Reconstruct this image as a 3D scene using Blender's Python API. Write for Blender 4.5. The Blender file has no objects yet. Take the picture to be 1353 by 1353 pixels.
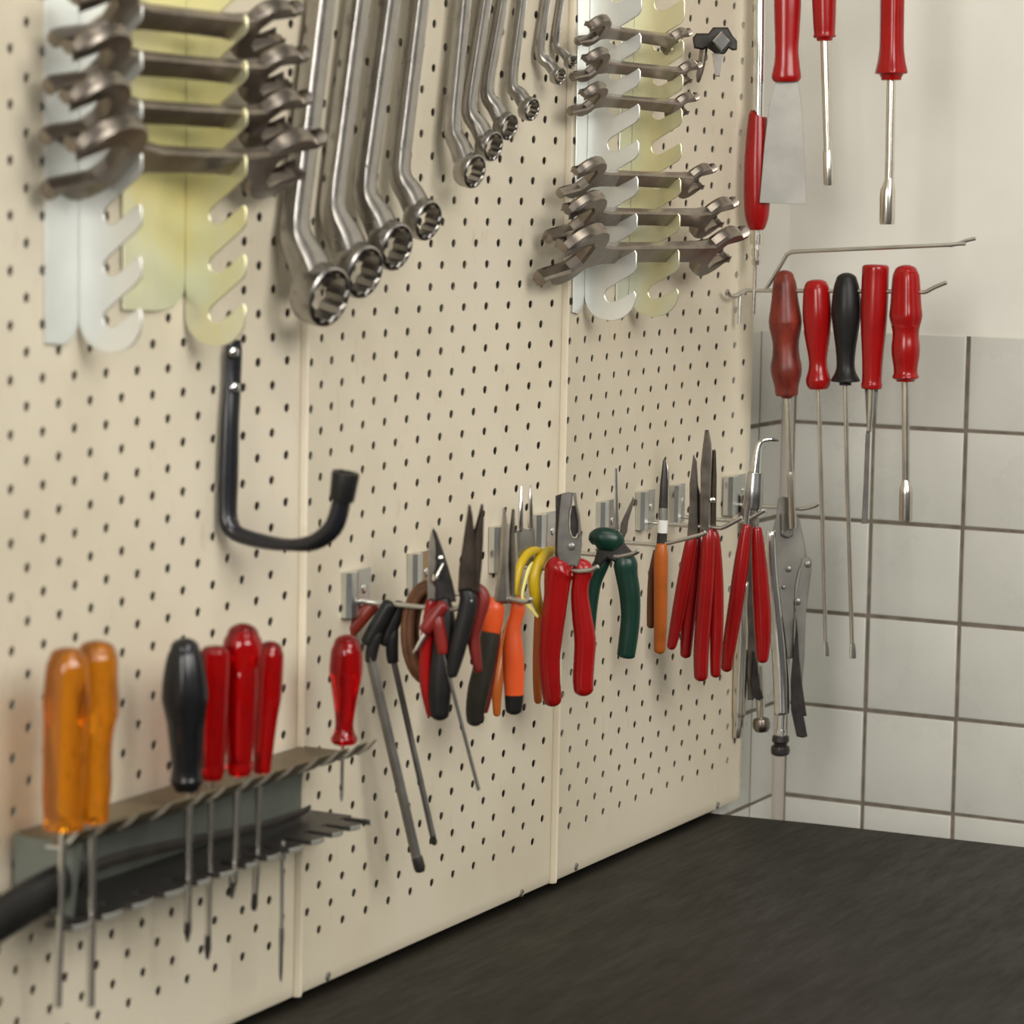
import bpy, bmesh, math, random
from mathutils import Vector, Matrix
random.seed(7)
S = bpy.context.scene
COL = S.collection
V = Vector
# ------------------------------------------------------------------ camera
F = 3798.74
RT = V((0.4652598, -0.88502269, 0.01637541))
DN = V((-0.08755907, -0.06442331, -0.99407396))
FW = V((0.88083297, 0.46106884, -0.10746534))
C0 = V((-2.09735507, -1.29286093, 0.12010142))
cd = bpy.data.cameras.new('camera')
cam = bpy.data.objects.new('camera', cd)
COL.objects.link(cam)
U = -DN
B = -FW
cam.matrix_world = Matrix(((RT.x, U.x, B.x, C0.x), (RT.y, U.y, B.y, C0.y), (RT.z, U.z, B.z, C0.z), (0, 0, 0, 1)))
cd.sensor_width = 36
cd.sensor_fit = 'HORIZONTAL'
cd.lens = F / 1353 * 36
cd.clip_end = 50
cd.dof.use_dof = True
cd.dof.focus_distance = 2.98
cd.dof.aperture_fstop = 6.5
S.camera = cam
S.view_settings.view_transform = 'Standard'
S.view_settings.look = 'None'
S.view_settings.gamma = 1
S.view_settings.use_curve_mapping = False


def ray(px, py):
    return RT * ((px - 676.5) / F) + DN * ((py - 676.5) / F) + FW


def on(axis, val, px, py):
    """point of the place seen at (px, py) that lies on the plane axis = val"""
    d = ray(px, py)
    return C0 + d * ((val - C0[axis]) / d[axis])


def onx(val, px, py): return on(0, val, px, py)
def ony(val, px, py): return on(1, val, px, py)
def onz(val, px, py): return on(2, val, px, py)


FN = V((-0.885, -0.465, 0)).normalized()


class PL:
    """an upright working plane through a point, for tools that hang in it"""
    def __init__(self, anchor, n=FN):
        self.a = V(anchor)
        self.n = V(n).normalized()
        d = (self.a - C0)
        self.s = d.dot(FW) / F

    def at(self, px, py, d=0.0):
        r = ray(px, py)
        a = self.a + self.n * d
        return C0 + r * ((a - C0).dot(self.n) / r.dot(self.n))


# ------------------------------------------------------------------ materials
MATS = {}


def nodes(name):
    m = bpy.data.materials.new(name)
    m.use_nodes = True
    nt = m.node_tree
    b = nt.nodes['Principled BSDF']
    return m, nt, b


def noise(nt, scale, detail=4, rough=.55, stretch=None):
    tc = nt.nodes.new('ShaderNodeTexCoord')
    mp = nt.nodes.new('ShaderNodeMapping')
    nz = nt.nodes.new('ShaderNodeTexNoise')
    nz.inputs['Scale'].default_value = scale
    nz.inputs['Detail'].default_value = detail
    nz.inputs['Roughness'].default_value = rough
    if stretch:
        mp.inputs['Scale'].default_value = stretch
    nt.links.new(tc.outputs['Object'], mp.inputs['Vector'])
    nt.links.new(mp.outputs['Vector'], nz.inputs['Vector'])
    return nz.outputs['Fac']


def ramp(nt, fac, stops):
    r = nt.nodes.new('ShaderNodeValToRGB')
    els = r.color_ramp.elements
    while len(els) < len(stops):
        els.new(.5)
    for e, (p, c) in zip(els, stops):
        e.position = p
        e.color = (*c, 1)
    nt.links.new(fac, r.inputs['Fac'])
    return r.outputs['Color']


def mul(c, k): return tuple(min(1, x * k) for x in c)


def mat(name, col, rough=.45, metal=0., var=.12, scale=30, bump=0., trans=0., coat=0., stretch=None, spec=.5, ior=1.45, bscale=None):
    m, nt, b = nodes(name)
    f = noise(nt, scale, 5, .6, stretch)
    c = ramp(nt, f, [(.3, mul(col, 1 - var)), (.7, mul(col, 1 + var))])
    nt.links.new(c, b.inputs['Base Color'])
    b.inputs['Metallic'].default_value = metal
    rr = nt.nodes.new('ShaderNodeMapRange')
    rr.inputs['To Min'].default_value = max(.03, rough * .8)
    rr.inputs['To Max'].default_value = min(1, rough * 1.2)
    nt.links.new(f, rr.inputs['Value'])
    nt.links.new(rr.outputs['Result'], b.inputs['Roughness'])
    b.inputs['Specular IOR Level'].default_value = spec
    b.inputs['Transmission Weight'].default_value = trans
    b.inputs['IOR'].default_value = ior
    b.inputs['Coat Weight'].default_value = coat
    b.inputs['Coat Roughness'].default_value = .1
    if bump:
        bp = nt.nodes.new('ShaderNodeBump')
        bp.inputs['Strength'].default_value = bump
        bp.inputs['Distance'].default_value = .001
        nt.links.new(noise(nt, bscale or scale * 3, 4), bp.inputs['Height'])
        nt.links.new(bp.outputs['Normal'], b.inputs['Normal'])
    MATS[name] = m
    return m


def panel_mat():
    m, nt, b = nodes('cream_enamel')
    f1 = noise(nt, 5, 5, .6)
    c1 = ramp(nt, f1, [(.3, (.60, .53, .40)), (.55, (.655, .59, .46)), (.75, (.665, .59, .485))])
    f2 = noise(nt, 60, 6, .7, (1, 1, .35))
    c2 = ramp(nt, f2, [(.60, (1, 1, 1)), (.72, (.82, .76, .68)), (.83, (.45, .36, .27))])
    f3 = noise(nt, 170, 3, .6)
    c3 = ramp(nt, f3, [(.7, (1, 1, 1)), (.8, (.6, .5, .4))])
    mx = nt.nodes.new('ShaderNodeMix')
    mx.data_type = 'RGBA'
    mx.blend_type = 'MULTIPLY'
    mx.inputs['Factor'].default_value = .5
    nt.links.new(c1, mx.inputs[6])
    nt.links.new(c2, mx.inputs[7])
    my = nt.nodes.new('ShaderNodeMix')
    my.data_type = 'RGBA'
    my.blend_type = 'MULTIPLY'
    my.inputs['Factor'].default_value = .45
    nt.links.new(mx.outputs[2], my.inputs[6])
    nt.links.new(c3, my.inputs[7])
    nt.links.new(my.outputs[2], b.inputs['Base Color'])
    b.inputs['Roughness'].default_value = .42
    b.inputs['Specular IOR Level'].default_value = .35
    bp = nt.nodes.new('ShaderNodeBump')
    bp.inputs['Strength'].default_value = .06
    bp.inputs['Distance'].default_value = .001
    nt.links.new(noise(nt, 90, 3), bp.inputs['Height'])
    nt.links.new(bp.outputs['Normal'], b.inputs['Normal'])
    return m


def bench_mat():
    m, nt, b = nodes('worn_dark_steel_sheet')
    f1 = noise(nt, 3.2, 6, .65)
    c1 = ramp(nt, f1, [(.3, (.012, .010, .0075)), (.5, (.018, .016, .0125)), (.72, (.028, .0255, .021))])
    f2 = noise(nt, 10, 8, .8, (1, 6, 1))
    c2 = ramp(nt, f2, [(.45, (1, 1, 1)), (.62, (1.0, .97, .9)), (.75, (.7, .66, .6))])
    f3 = noise(nt, 55, 2, .5)
    c3 = ramp(nt, f3, [(.22, (.12, .1, .08)), (.27, (1, 1, 1))])
    mx = nt.nodes.new('ShaderNodeMix')
    mx.data_type = 'RGBA'
    mx.blend_type = 'MULTIPLY'
    mx.inputs['Factor'].default_value = .8
    nt.links.new(c1, mx.inputs[6])
    nt.links.new(c2, mx.inputs[7])
    my = nt.nodes.new('ShaderNodeMix')
    my.data_type = 'RGBA'
    my.blend_type = 'MULTIPLY'
    my.inputs['Factor'].default_value = .8
    nt.links.new(mx.outputs[2], my.inputs[6])
    nt.links.new(c3, my.inputs[7])
    nt.links.new(my.outputs[2], b.inputs['Base Color'])
    rr = ramp(nt, f2, [(.3, (.38, .38, .38)), (.7, (.6, .6, .6))])
    nt.links.new(rr, b.inputs['Roughness'])
    b.inputs['Metallic'].default_value = .25
    b.inputs['Specular IOR Level'].default_value = .16
    bp = nt.nodes.new('ShaderNodeBump')
    bp.inputs['Strength'].default_value = .12
    bp.inputs['Distance'].default_value = .002
    nt.links.new(f1, bp.inputs['Height'])
    nt.links.new(bp.outputs['Normal'], b.inputs['Normal'])
    return m


M_PANEL = panel_mat()
M_BENCH = bench_mat()


def zinc_yellow():
    m, nt, b = nodes('yellow_zinc_plate')
    tc = nt.nodes.new('ShaderNodeTexCoord')
    sp = nt.nodes.new('ShaderNodeSeparateXYZ')
    nt.links.new(tc.outputs['Object'], sp.inputs['Vector'])
    ma = nt.nodes.new('ShaderNodeMath')
    ma.operation = 'MULTIPLY_ADD'
    ma.inputs[1].default_value = 2.2
    nt.links.new(sp.outputs['Z'], ma.inputs[0])
    nt.links.new(noise(nt, 14, 4, .6, (1, 1, .5)), ma.inputs[2])
    c = ramp(nt, ma.outputs[0], [(.42, (.74, .77, .66)), (.58, (.82, .82, .62)), (.72, (.84, .78, .46)), (.86, (.74, .72, .46)), (1., (.86, .82, .55))])
    nt.links.new(c, b.inputs['Base Color'])
    b.inputs['Metallic'].default_value = .9
    b.inputs['Roughness'].default_value = .36
    return m


M_ZINCY = zinc_yellow()
M_TILE = mat('white_glazed_tile', (.52, .515, .465), .28, var=.06, scale=7, spec=.4)
M_GROUT = mat('grey_grout', (.15, .125, .095), .9, var=.3, scale=60)
M_PLASTER = mat('cream_painted_plaster', (.665, .645, .58), .75, var=.05, scale=6, bump=.15, bscale=60)
M_FLOOR = mat('grey_screed', (.07, .065, .055), .8, var=.2, scale=12)
M_CHROME = mat('polished_chrome', (.78, .77, .75), .16, 1., var=.08, scale=40)
M_NICKEL = mat('dull_nickel', (.68, .64, .57), .22, 1., var=.05, scale=25)
M_STEEL = mat('satin_spanner_steel', (.375, .358, .335), .29, 1., var=.12, scale=45, bump=.1)
M_DSTEEL = mat('brown_oiled_steel', (.27, .235, .20), .30, 1., var=.25, scale=40, bump=.12)
M_BSTEEL = mat('blackened_steel', (.05, .045, .042), .36, .6, var=.3, scale=60)
M_GSTEEL = mat('grey_plate_steel', (.30, .29, .26), .42, .8, var=.12, scale=25)
M_ZINC = mat('bright_zinc_plate', (.77, .785, .755), .37, .88, var=.07, scale=9)
M_DZINC = mat('grey_green_painted_sheet', (.15, .165, .14), .5, .3, var=.15, scale=15)
M_RED = mat('red_plastic', (.285, .004, .004), .22, var=.12, scale=20, spec=.5)
M_DRED = mat('worn_dark_red_plastic', (.15, .012, .008), .42, var=.4, scale=35)
M_RDIP = mat('red_dipped_vinyl', (.245, .004, .004), .22, var=.12, scale=30)
M_RWORN = mat('worn_red_lacquered_wood', (.155, .019, .010), .40, var=.6, scale=55, stretch=(1, 1, .4))
M_RTRANS = mat('clear_red_acetate', (.50, .003, .004), .06, var=.06, scale=10, trans=.85)
M_ATRANS = mat('clear_amber_acetate', (.74, .28, .014), .09, var=.10, scale=14, trans=.88)
M_BLACK = mat('black_plastic', (.007, .007, .008), .24, var=.3, scale=30)
M_BGLOSS = mat('black_dipped_coating', (.010, .010, .013), .28, var=.15, scale=20)
M_BMATT = mat('matt_black_rubber', (.010, .0095, .009), .42, var=.3, spec=.35, scale=30)
M_OLIVE = mat('dark_olive_rubber', (.022, .020, .014), .36, var=.3, scale=30)
M_ORANGE = mat('orange_plastic', (.66, .085, .015), .36, var=.15, scale=25)
M_OWORN = mat('amber_orange_dip', (.40, .095, .010), .34, var=.22, scale=25)
M_BROWN = mat('brown_plastic', (.11, .036, .010), .45, var=.3, scale=25)
M_CORD = mat('brown_leather', (.12, .048, .018), .6, var=.45, scale=60)
M_YELLOW = mat('yellow_plastic', (.52, .36, .010), .36, var=.12, scale=20)
M_PALEY = mat('pale_yellow_plastic', (.86, .78, .25), .4, var=.08, scale=20)
M_GREEN = mat('dark_green_plastic', (.004, .030, .019), .34, var=.2, scale=20)
M_WHITE = mat('white_band_paint', (.72, .71, .66), .4, var=.08, scale=20)

# ------------------------------------------------------------------ object helpers


def finish(me, mtl, angle=38):
    me.materials.append(mtl)
    for p in me.polygons:
        p.use_smooth = True
    me.set_sharp_from_angle(angle=math.radians(angle))


def obj(name, bm, mtl, parent=None, angle=38, label=None):
    bmesh.ops.recalc_face_normals(bm, faces=bm.faces[:])
    me = bpy.data.meshes.new(name)
    if parent is not None:
        off = world_loc(parent)
        bmesh.ops.translate(bm, verts=bm.verts[:], vec=-off)
    bm.to_mesh(me)
    bm.free()
    finish(me, mtl, angle)
    o = bpy.data.objects.new(name, me)
    COL.objects.link(o)
    if parent is not None:
        o.parent = parent
    if label:
        o['label'] = label
    return o


def world_loc(o):
    v = V(o.location)
    while o.parent:
        o = o.parent
        v += V(o.location)
    return v


def recenter(o):
    """put a top-level mesh's origin at its middle"""
    me = o.data
    c = V((0, 0, 0))
    for v in me.vertices:
        c += v.co
    c /= len(me.vertices)
    for v in me.vertices:
        v.co -= c
    o.location = c
    return o


def tag(o, label, cat, group=None, kind=None):
    if label:
        o['label'] = label
    if cat:
        o['category'] = cat
    if group:
        o['group'] = group
    if kind:
        o['kind'] = kind
    return o


def thing(name, loc, label, cat, group=None):
    o = bpy.data.objects.new(name, None)
    o.empty_display_size = .02
    COL.objects.link(o)
    o.location = loc
    return tag(o, label, cat, group)


def struct(name, bm, mtl):
    o = obj(name, bm, mtl)
    o['kind'] = 'structure'
    return o


def NB(): return bmesh.new()


# ------------------------------------------------------------------ shape helpers
def cat(pts, n):
    """Catmull-Rom through tuples"""
    if n <= 1 or len(pts) < 3:
        return [tuple(p) for p in pts]
    out = []
    P = [pts[0]] + list(pts) + [pts[-1]]
    for i in range(1, len(P) - 2):
        for k in range(n):
            t = k / n
            a, b, c, d = P[i - 1], P[i], P[i + 1], P[i + 2]
            out.append(tuple(.5 * ((2 * b[j]) + (-a[j] + c[j]) * t + (2 * a[j] - 5 * b[j] + 4 * c[j] - d[j]) * t * t + (-a[j] + 3 * b[j] - 3 * c[j] + d[j]) * t ** 3) for j in range(len(b))))
    out.append(tuple(pts[-1]))
    return out


def loft(bm, rings, cap=True):
    vs = [[bm.verts.new(p) for p in r] for r in rings]
    n = len(vs[0])
    for a, b in zip(vs, vs[1:]):
        for i in range(n):
            j = (i + 1) % n
            bm.faces.new((a[i], a[j], b[j], b[i]))
    if cap:
        bm.faces.new(list(reversed(vs[0])))
        bm.faces.new(vs[-1])
    return vs


def sweep(bm, path, rad, seg=14, N=None, flat=1., flute=None, cap=True, sq=None):
    """path: 3-D points, rad: half widths; N: reference normal for the flattened direction"""
    rings = []
    n = len(path)
    N0 = V(N) if N is not None else FN
    for i, p in enumerate(path):
        a = path[max(0, i - 1)]
        b = path[min(n - 1, i + 1)]
        t = (V(b) - V(a))
        t = t.normalized() if t.length > 1e-9 else V((0, 0, -1))
        nn = N0 - t * N0.dot(t)
        if nn.length < 1e-4:
            nn = t.orthogonal()
        nn.normalize()
        bb = t.cross(nn).normalized()
        r = rad[i] if not isinstance(rad, (int, float)) else rad
        fl = flat[i] if isinstance(flat, (list, tuple)) else flat
        ring = []
        for k in range(seg):
            th = 2 * math.pi * (k + .5) / seg
            c, s = math.cos(th), math.sin(th)
            q = 1.
            if flute:
                fn_, dep = flute(i / (n - 1))
                if dep:
                    q = 1 - dep * (.5 + .5 * math.cos(fn_ * th)) ** 3
            if sq:
                q /= (abs(c) ** sq + abs(s) ** sq) ** (1 / sq)
            ring.append(V(p) + (bb * c * r + nn * s * r * fl) * q)
        rings.append(ring)
    loft(bm, rings, cap)
    return bm


def tube(pl, pts, seg=14, flat=.85, sub=4, flute=None, round0=0., round1=0., bm=None, d=0., sq=None):
    """swept grip or rod in a working plane: pts = (px, py, halfwidth px[, depth m])"""
    bm = bm or NB()
    q = [(p[0], p[1], p[2], (p[3] if len(p) > 3 else 0.) + d) for p in pts]
    q = cat(q, sub)
    path = [pl.at(x, y, dd) for x, y, r, dd in q]
    rad = [max(.0002, r * pl.s) for x, y, r, dd in q]

    def endcap(p0, p1, r0, amt):
        t = (p0 - p1).normalized()
        ps, rs = [], []
        for k in (1, 2, 3, 4):
            a = math.pi / 2 * k / 4
            ps.append(p0 + t * (math.sin(a) * r0 * amt))
            rs.append(max(r0 * math.cos(a), r0 * .06))
        return ps, rs
    if round0:
        ps, rs = endcap(path[0], path[1], rad[0], round0)
        path = ps[::-1] + path
        rad = rs[::-1] + rad
    if round1:
        ps, rs = endcap(path[-1], path[-2], rad[-1], round1)
        path += ps
        rad += rs
    sweep(bm, path, rad, seg, pl.n, flat, flute, sq=sq)
    return bm


def inset2(poly, d):
    n = len(poly)
    area = sum(poly[i][0] * poly[(i + 1) % n][1] - poly[(i + 1) % n][0] * poly[i][1] for i in range(n))
    sg = 1 if area > 0 else -1
    out = []
    for i in range(n):
        a, b, c = poly[i - 1], poly[i], poly[(i + 1) % n]
        e1 = (b[0] - a[0], b[1] - a[1])
        e2 = (c[0] - b[0], c[1] - b[1])
        l1 = math.hypot(*e1) or 1e-9
        l2 = math.hypot(*e2) or 1e-9
        n1 = (-e1[1] / l1 * sg, e1[0] / l1 * sg)
        n2 = (-e2[1] / l2 * sg, e2[0] / l2 * sg)
        m = (n1[0] + n2[0], n1[1] + n2[1])
        k = max(.5, 1 + n1[0] * n2[0] + n1[1] * n2[1])
        out.append((b[0] + m[0] / k * d, b[1] + m[1] / k * d))
    return out


def prism2(bm, poly, f, th, bev=0.):
    """poly in 2-D, f(u, v, w) -> 3-D; a bevelled plate from w=-th/2 to th/2"""
    layers = []
    if bev:
        ins = inset2(poly, bev)
        layers = [(ins, -th / 2), (poly, -th / 2 + bev), (poly, th / 2 - bev), (ins, th / 2)]
    else:
        layers = [(poly, -th / 2), (poly, th / 2)]
    loft(bm, [[f(u, v, w) for u, v in P] for P, w in layers], cap=False)
    bm.verts.ensure_lookup_table()
    n = len(poly)
    tot = len(bm.verts)
    L = len(layers)
    first = [bm.verts[tot - L * n + i] for i in range(n)]
    last = [bm.verts[tot - n + i] for i in range(n)]
    faces = [bm.faces.new(list(reversed(first))), bm.faces.new(last)]
    for f_ in faces:
        f_.normal_update()
    bmesh.ops.triangulate(bm, faces=faces)
    return bm


def flatp(pl, poly, th, d=0., bev=.0006, sub=1, bm=None, closed_smooth=False):
    """plate traced in a working plane with a real thickness th (m)"""
    bm = bm or NB()
    P = poly
    if closed_smooth:
        n = len(poly)
        ext = [poly[-1]] + list(poly) + [poly[0], poly[1]]
        P = []
        for i in range(1, n + 1):
            for k in range(3):
                t = k / 3
                a, b, c, e = ext[i - 1], ext[i], ext[i + 1], ext[i + 2]
                P.append(tuple(.5 * ((2 * b[j]) + (-a[j] + c[j]) * t + (2 * a[j] - 5 * b[j] + 4 * c[j] - e[j]) * t * t + (-a[j] + 3 * b[j] - 3 * c[j] + e[j]) * t ** 3) for j in (0, 1)))
    prism2(bm, P, lambda u, v, w: pl.at(u, v, d + w), th, bev / pl.s if bev else 0) if not bev else \
        _flat_bev(bm, pl, P, th, d, bev)
    return bm


def _flat_bev(bm, pl, P, th, d, bev):
    ins = inset2(P, bev / pl.s)
    n = len(P)
    vs = loft(bm, [[pl.at(u, v, d + w) for u, v in Q] for Q, w in
                   ((ins, -th / 2), (P, -th / 2 + bev), (P, th / 2 - bev), (ins, th / 2))], cap=False)
    fs = [bm.faces.new(list(reversed(vs[0]))), bm.faces.new(vs[-1])]
    for f_ in fs:
        f_.normal_update()
    bmesh.ops.triangulate(bm, faces=fs)


def box(bm, c, s, mtx=None):
    r = bmesh.ops.create_cube(bm, size=1)
    for v in r['verts']:
        v.co = V((v.co.x * s[0], v.co.y * s[1], v.co.z * s[2]))
        if mtx:
            v.co = mtx @ v.co
        v.co += V(c)
    return bm


def bevel_all(bm, w, seg=2):
    bmesh.ops.bevel(bm, geom=bm.edges[:] + bm.verts[:], offset=w, segments=seg, affect='EDGES', profile=.6)
    return bm


def disc(bm, c, n, r, h, seg=18, dome=.35):
    """low domed button: rivet, screw head"""
    n = V(n).normalized()
    u = n.orthogonal().normalized()
    v = n.cross(u)
    rings = []
    for rr, hh in ((1, 0), (1, h * .6), (.85, h * .9), (.4, h * (1 + dome * .2)), (.05, h * (1 + dome * .3))):
        rings.append([V(c) + n * hh + (u * math.cos(2 * math.pi * k / seg) + v * math.sin(2 * math.pi * k / seg)) * r * rr for k in range(seg)])
    loft(bm, rings)
    return bm


def rod(bm, pts, r, seg=10, N=(0, 0, 1)):
    sweep(bm, [V(p) for p in pts], r, seg, N)
    return bm
# ------------------------------------------------------------------ the setting
AX = 0.02046          # pitch between hole columns
HZ = 0.020            # half pitch between holes of one column
SAG = (0.0117, 0.0143, 0.0162)
ASY = (-.326, -.668, .818)
DZ = (.0036, 0., .0011)
ZB = -.5712


def ysurf(x, z):
    pan = min(2, max(0, int(math.floor((x + AX) / (24 * AX))) + 1))
    x0 = (pan - 1) * 24 * AX - AX
    u = min(1, max(0, (x - x0) / (24 * AX)))
    zz = max(0, z + .57)
    g = 1 - math.exp(-(zz / .253) ** 1.325) if zz > 0 else 0
    return SAG[pan] * 4 * u * (1 - u) * (1 + ASY[pan] * (u - .5)) * g - .0037 * zz


def make_panel(pan, label):
    x0 = (pan - 1) * 24 * AX - AX
    x1 = x0 + 24 * AX
    bm = NB()
    jt, jb = -24, 26
    xs = [(x0 + .0004, .013), (x0 + .0004, .0005), (x0 + .0008, -.0050), (x0 + .0022, -.0062), (x0 + .0045, -.0050), (x0 + .0085, 0.)]
    xs += [(x0 + (i + .5) * AX, 0.) for i in range(0, 24)]
    xs[6] = (x0 + .5 * AX, 0.)
    xs += [(x1 - .003, 0.), (x1 - .0009, .0007), (x1 - .0004, .0025), (x1 - .0004, .013)]
    zs = [(.4955, .013), (.4960, .002), (.4945, 0.)]
    zs += [(-(j - .5) * HZ + DZ[pan], 0.) for j in range(jt, jb + 2)]
    zs += [(ZB + .012, 0), (ZB + .003, 0.), (ZB + .0007, .001), (ZB, .0035), (ZB, .013)]
    grid = [[bm.verts.new((x, ysurf(min(max(x, x0), x1 - 1e-6), z) + dy + dy2, z)) for (x, dy) in xs] for (z, dy2) in zs]
    nseg = 12
    rh = .0040
    for r in range(len(zs) - 1):
        for c in range(len(xs) - 1):
            q = (grid[r][c], grid[r][c + 1], grid[r + 1][c + 1], grid[r + 1][c])
            i = c - 6
            j = jt + (r - 3)
            hole = 0 <= i <= 22 and jt <= j <= jb and (i + j) % 2 == 1
            if not hole:
                bm.faces.new(q)
                continue
            cx = (q[0].co.x + q[1].co.x) / 2
            cz = (q[0].co.z + q[2].co.z) / 2
            ring = []
            for k in range(nseg):
                a = math.radians(135) - 2 * math.pi * k / nseg
                x, z = cx + rh * math.cos(a), cz + rh * math.sin(a)
                ring.append(bm.verts.new((x, ysurf(x, z), z)))
            n4 = nseg // 4
            for s in range(4):
                arc = [ring[(s * n4 + k) % nseg] for k in range(n4 + 1)]
                bm.faces.new([q[s], q[(s + 1) % 4]] + arc[::-1])
            r2 = [bm.verts.new(v.co) for v in ring]
            r3 = [bm.verts.new(v.co + V((0, .0012, 0))) for v in ring]
            for k in range(nseg):
                l = (k + 1) % nseg
                bm.faces.new((r2[k], r2[l], r3[l], r3[k]))
    o = obj('pegboard_panel', bm, M_PANEL, None, 30)
    tag(o, label, 'pegboard', 'perforated steel panels')
    return o


panels = [make_panel(0, 'cream perforated steel panel on the left, behind the large spanner rack and black hook'),
          make_panel(1, 'middle cream perforated steel panel, behind the hanging ring spanners and orange pliers'),
          make_panel(2, 'cream perforated steel panel on the right, next to the white tiles')]


def screw(parent, px, py, r=.0042):
    c = ony(0, px, py)
    c.y = ysurf(c.x, c.z) + .0003
    bm = NB()
    n = V((0, -1, 0))
    rings = []
    for rr, hh in ((1, 0), (.95, .0012), (.6, .0020), (.55, .0014), (.05, .0012)):
        rings.append([c + n * hh + V((math.cos(a), 0, math.sin(a))) * r * rr for a in [2 * math.pi * k / 16 for k in range(16)]])
    loft(bm, rings)
    obj('screw', bm, M_GSTEEL, parent)


screw(panels[1], 433, 1290)
screw(panels[1], 689, 1180)
screw(panels[2], 761, 1145)
screw(panels[2], 948, 1064)

# --- tiled corner behind the boards
XB = 1.13
YL = .026
TT = .1143
rows_z = [onx(XB, 1200, 567).z - k * TT for k in range(-0, 12)]
zt0 = sum([onx(XB, x, y).z + k * TT for k, x, y in ((0, 1326, 575.4), (1, 1319.4, 700.5), (2, 1309.7, 827), (3, 1305.7, 951.2), (4, 1299.8, 1078), (0, 1053.3, 557.7), (3, 1065.4, 931.5), (4, 1042, 1051.8))]) / 8
yv0 = sum([onx(XB, x, y).y + k * TT for k, x, y in ((0, 1144.2, 938.2), (0, 1139.5, 1091.8), (1, 1282.2, 452), (1, 1269.8, 720), (1, 1262.8, 946), (1, 1257.3, 1105.6))]) / 6
ztop = onx(XB, 1270, 444).z
GR = .0046


def tile_cell(bm, f, a0, a1, b0, b1, rnd):
    """one glazed tile: cushion edge standing 2.5 mm proud of the grout"""
    t = .0025
    e = .0016
    j = [rnd.uniform(-.0004, .0004) for _ in range(5)]
    a0 += j[0]; a1 += j[1]; b0 += j[2]; b1 += j[3]
    rings = []
    for ins, h in ((0, 0), (0, t * .55), (e * .5, t * .9), (e, t)):
        rings.append([f(a, b, h + j[4] * .4) for a, b in ((a0 + ins, b0 + ins), (a1 - ins, b0 + ins), (a1 - ins, b1 - ins), (a0 + ins, b1 - ins))])
    loft(bm, rings)


def tiled_wall(name_t, name_p, f, a_edges, zbot):
    rnd = random.Random(3)
    bm = NB()
    zl = [ztop]
    z = zt0
    k = 0
    while z > zbot:
        zl.append(z)
        k += 1
        z = zt0 - k * TT
    for i in range(len(a_edges) - 1):
        for r in range(len(zl) - 1):
            g0 = 0 if r == 0 else GR / 2
            tile_cell(bm, f, a_edges[i] + GR / 2, a_edges[i + 1] - GR / 2, zl[r + 1] + GR / 2, zl[r] - g0, rnd)
    return bm, zl


# back wall (facing -x)
ye = [YL - .012]
k = 0
y = yv0
if YL - .012 - y < .012:
    y -= TT
while y > -2.3:
    ye.append(y)
    y -= TT
bm, zl = tiled_wall('', '', lambda a, b, h: V((XB - h, a, b)), sorted(ye), -1.3)
w = struct('wall_back', box(NB(), (XB + .06, -1.1, .15), (.12, 2.4, 3.1)), M_PLASTER)
obj('tile_field', bm, M_TILE, w)
bm = NB()
box(bm, (XB - .0002, (YL - 2.3) / 2, (ztop - 1.4) / 2), (.0016, YL + 2.3, ztop + 1.4))
obj('grout_bed', bm, M_GROUT, w)
# left wall (facing -y)
xe = [XB - .012]
x = XB - .012 - TT * .62
while x > .85:
    xe.append(x)
    x -= TT
bm, _ = tiled_wall('', '', lambda a, b, h: V((a, YL - h, b)), [v for v in xe][::-1], -1.3)
w = struct('wall_left', box(NB(), (-.55, YL + .06, .15), (3.36, .12, 3.1)), M_PLASTER)
obj('tile_field', bm, M_TILE, w)
bm = NB()
box(bm, (1.0, YL - .0002, (ztop - 1.4) / 2), (.26, .0016, ztop + 1.4))
obj('grout_bed', bm, M_GROUT, w)
# cove strip in the corner
bm = NB()
R = .0105
arc = [(XB - .0115 + 0, YL - .0022)]
sec = []
for k in range(9):
    a = math.pi / 2 * k / 8
    sec.append((XB - .002 - R + R * math.sin(a), YL - .002 - R + R * math.cos(a)))
sec += [(XB + .001, YL - .002 - R), (XB + .001, YL + .001), (XB - .002 - R, YL + .001)]
loft(bm, [[V((x, y, z)) for x, y in sec] for z in (-1.3, ztop - .002)])
M_COVE = mat('pinkish_cove_tile', (.40, .355, .31), .4, var=.1, scale=8)
struct('trim_1', bm, M_COVE)
bm = NB()
box(bm, (-.6, -2.2, -1.44), (4.2, 5.0, .04))
struct('floor', bm, M_FLOOR)

# --- workbench
ZT = -.5772
bt = thing('workbench', (.0, -.35, -1.42), 'workbench with a worn dark steel top below the perforated panels', 'workbench')
e0 = (.9000, -.0005)
bm = NB()
poly = [(-1.35, .018), (.898, .018), e0, (.9120, -.116), (.9195, -.309), (.936, -.74), (-1.35, -.74)]


def bev_slab(bm, poly, z0, z1, b):
    ins = inset2(poly, b)
    loft(bm, [[V((x, y, z)) for x, y in Q] for Q, z in ((ins, z0), (poly, z0 + b), (poly, z1 - b), (ins, z1))])


bev_slab(bm, poly, ZT - .045, ZT, .0022)
obj('bench_top', bm, M_BENCH, bt)
for lx in (-1.28, .83):
    for ly in (-.08, -.66):
        bm = NB()
        box(bm, (lx, ly, (-1.42 + ZT - .045) / 2), (.06, .06, 1.42 + ZT - .045))
        obj('leg', bevel_all(bm, .004), M_DZINC, bt)

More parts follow.
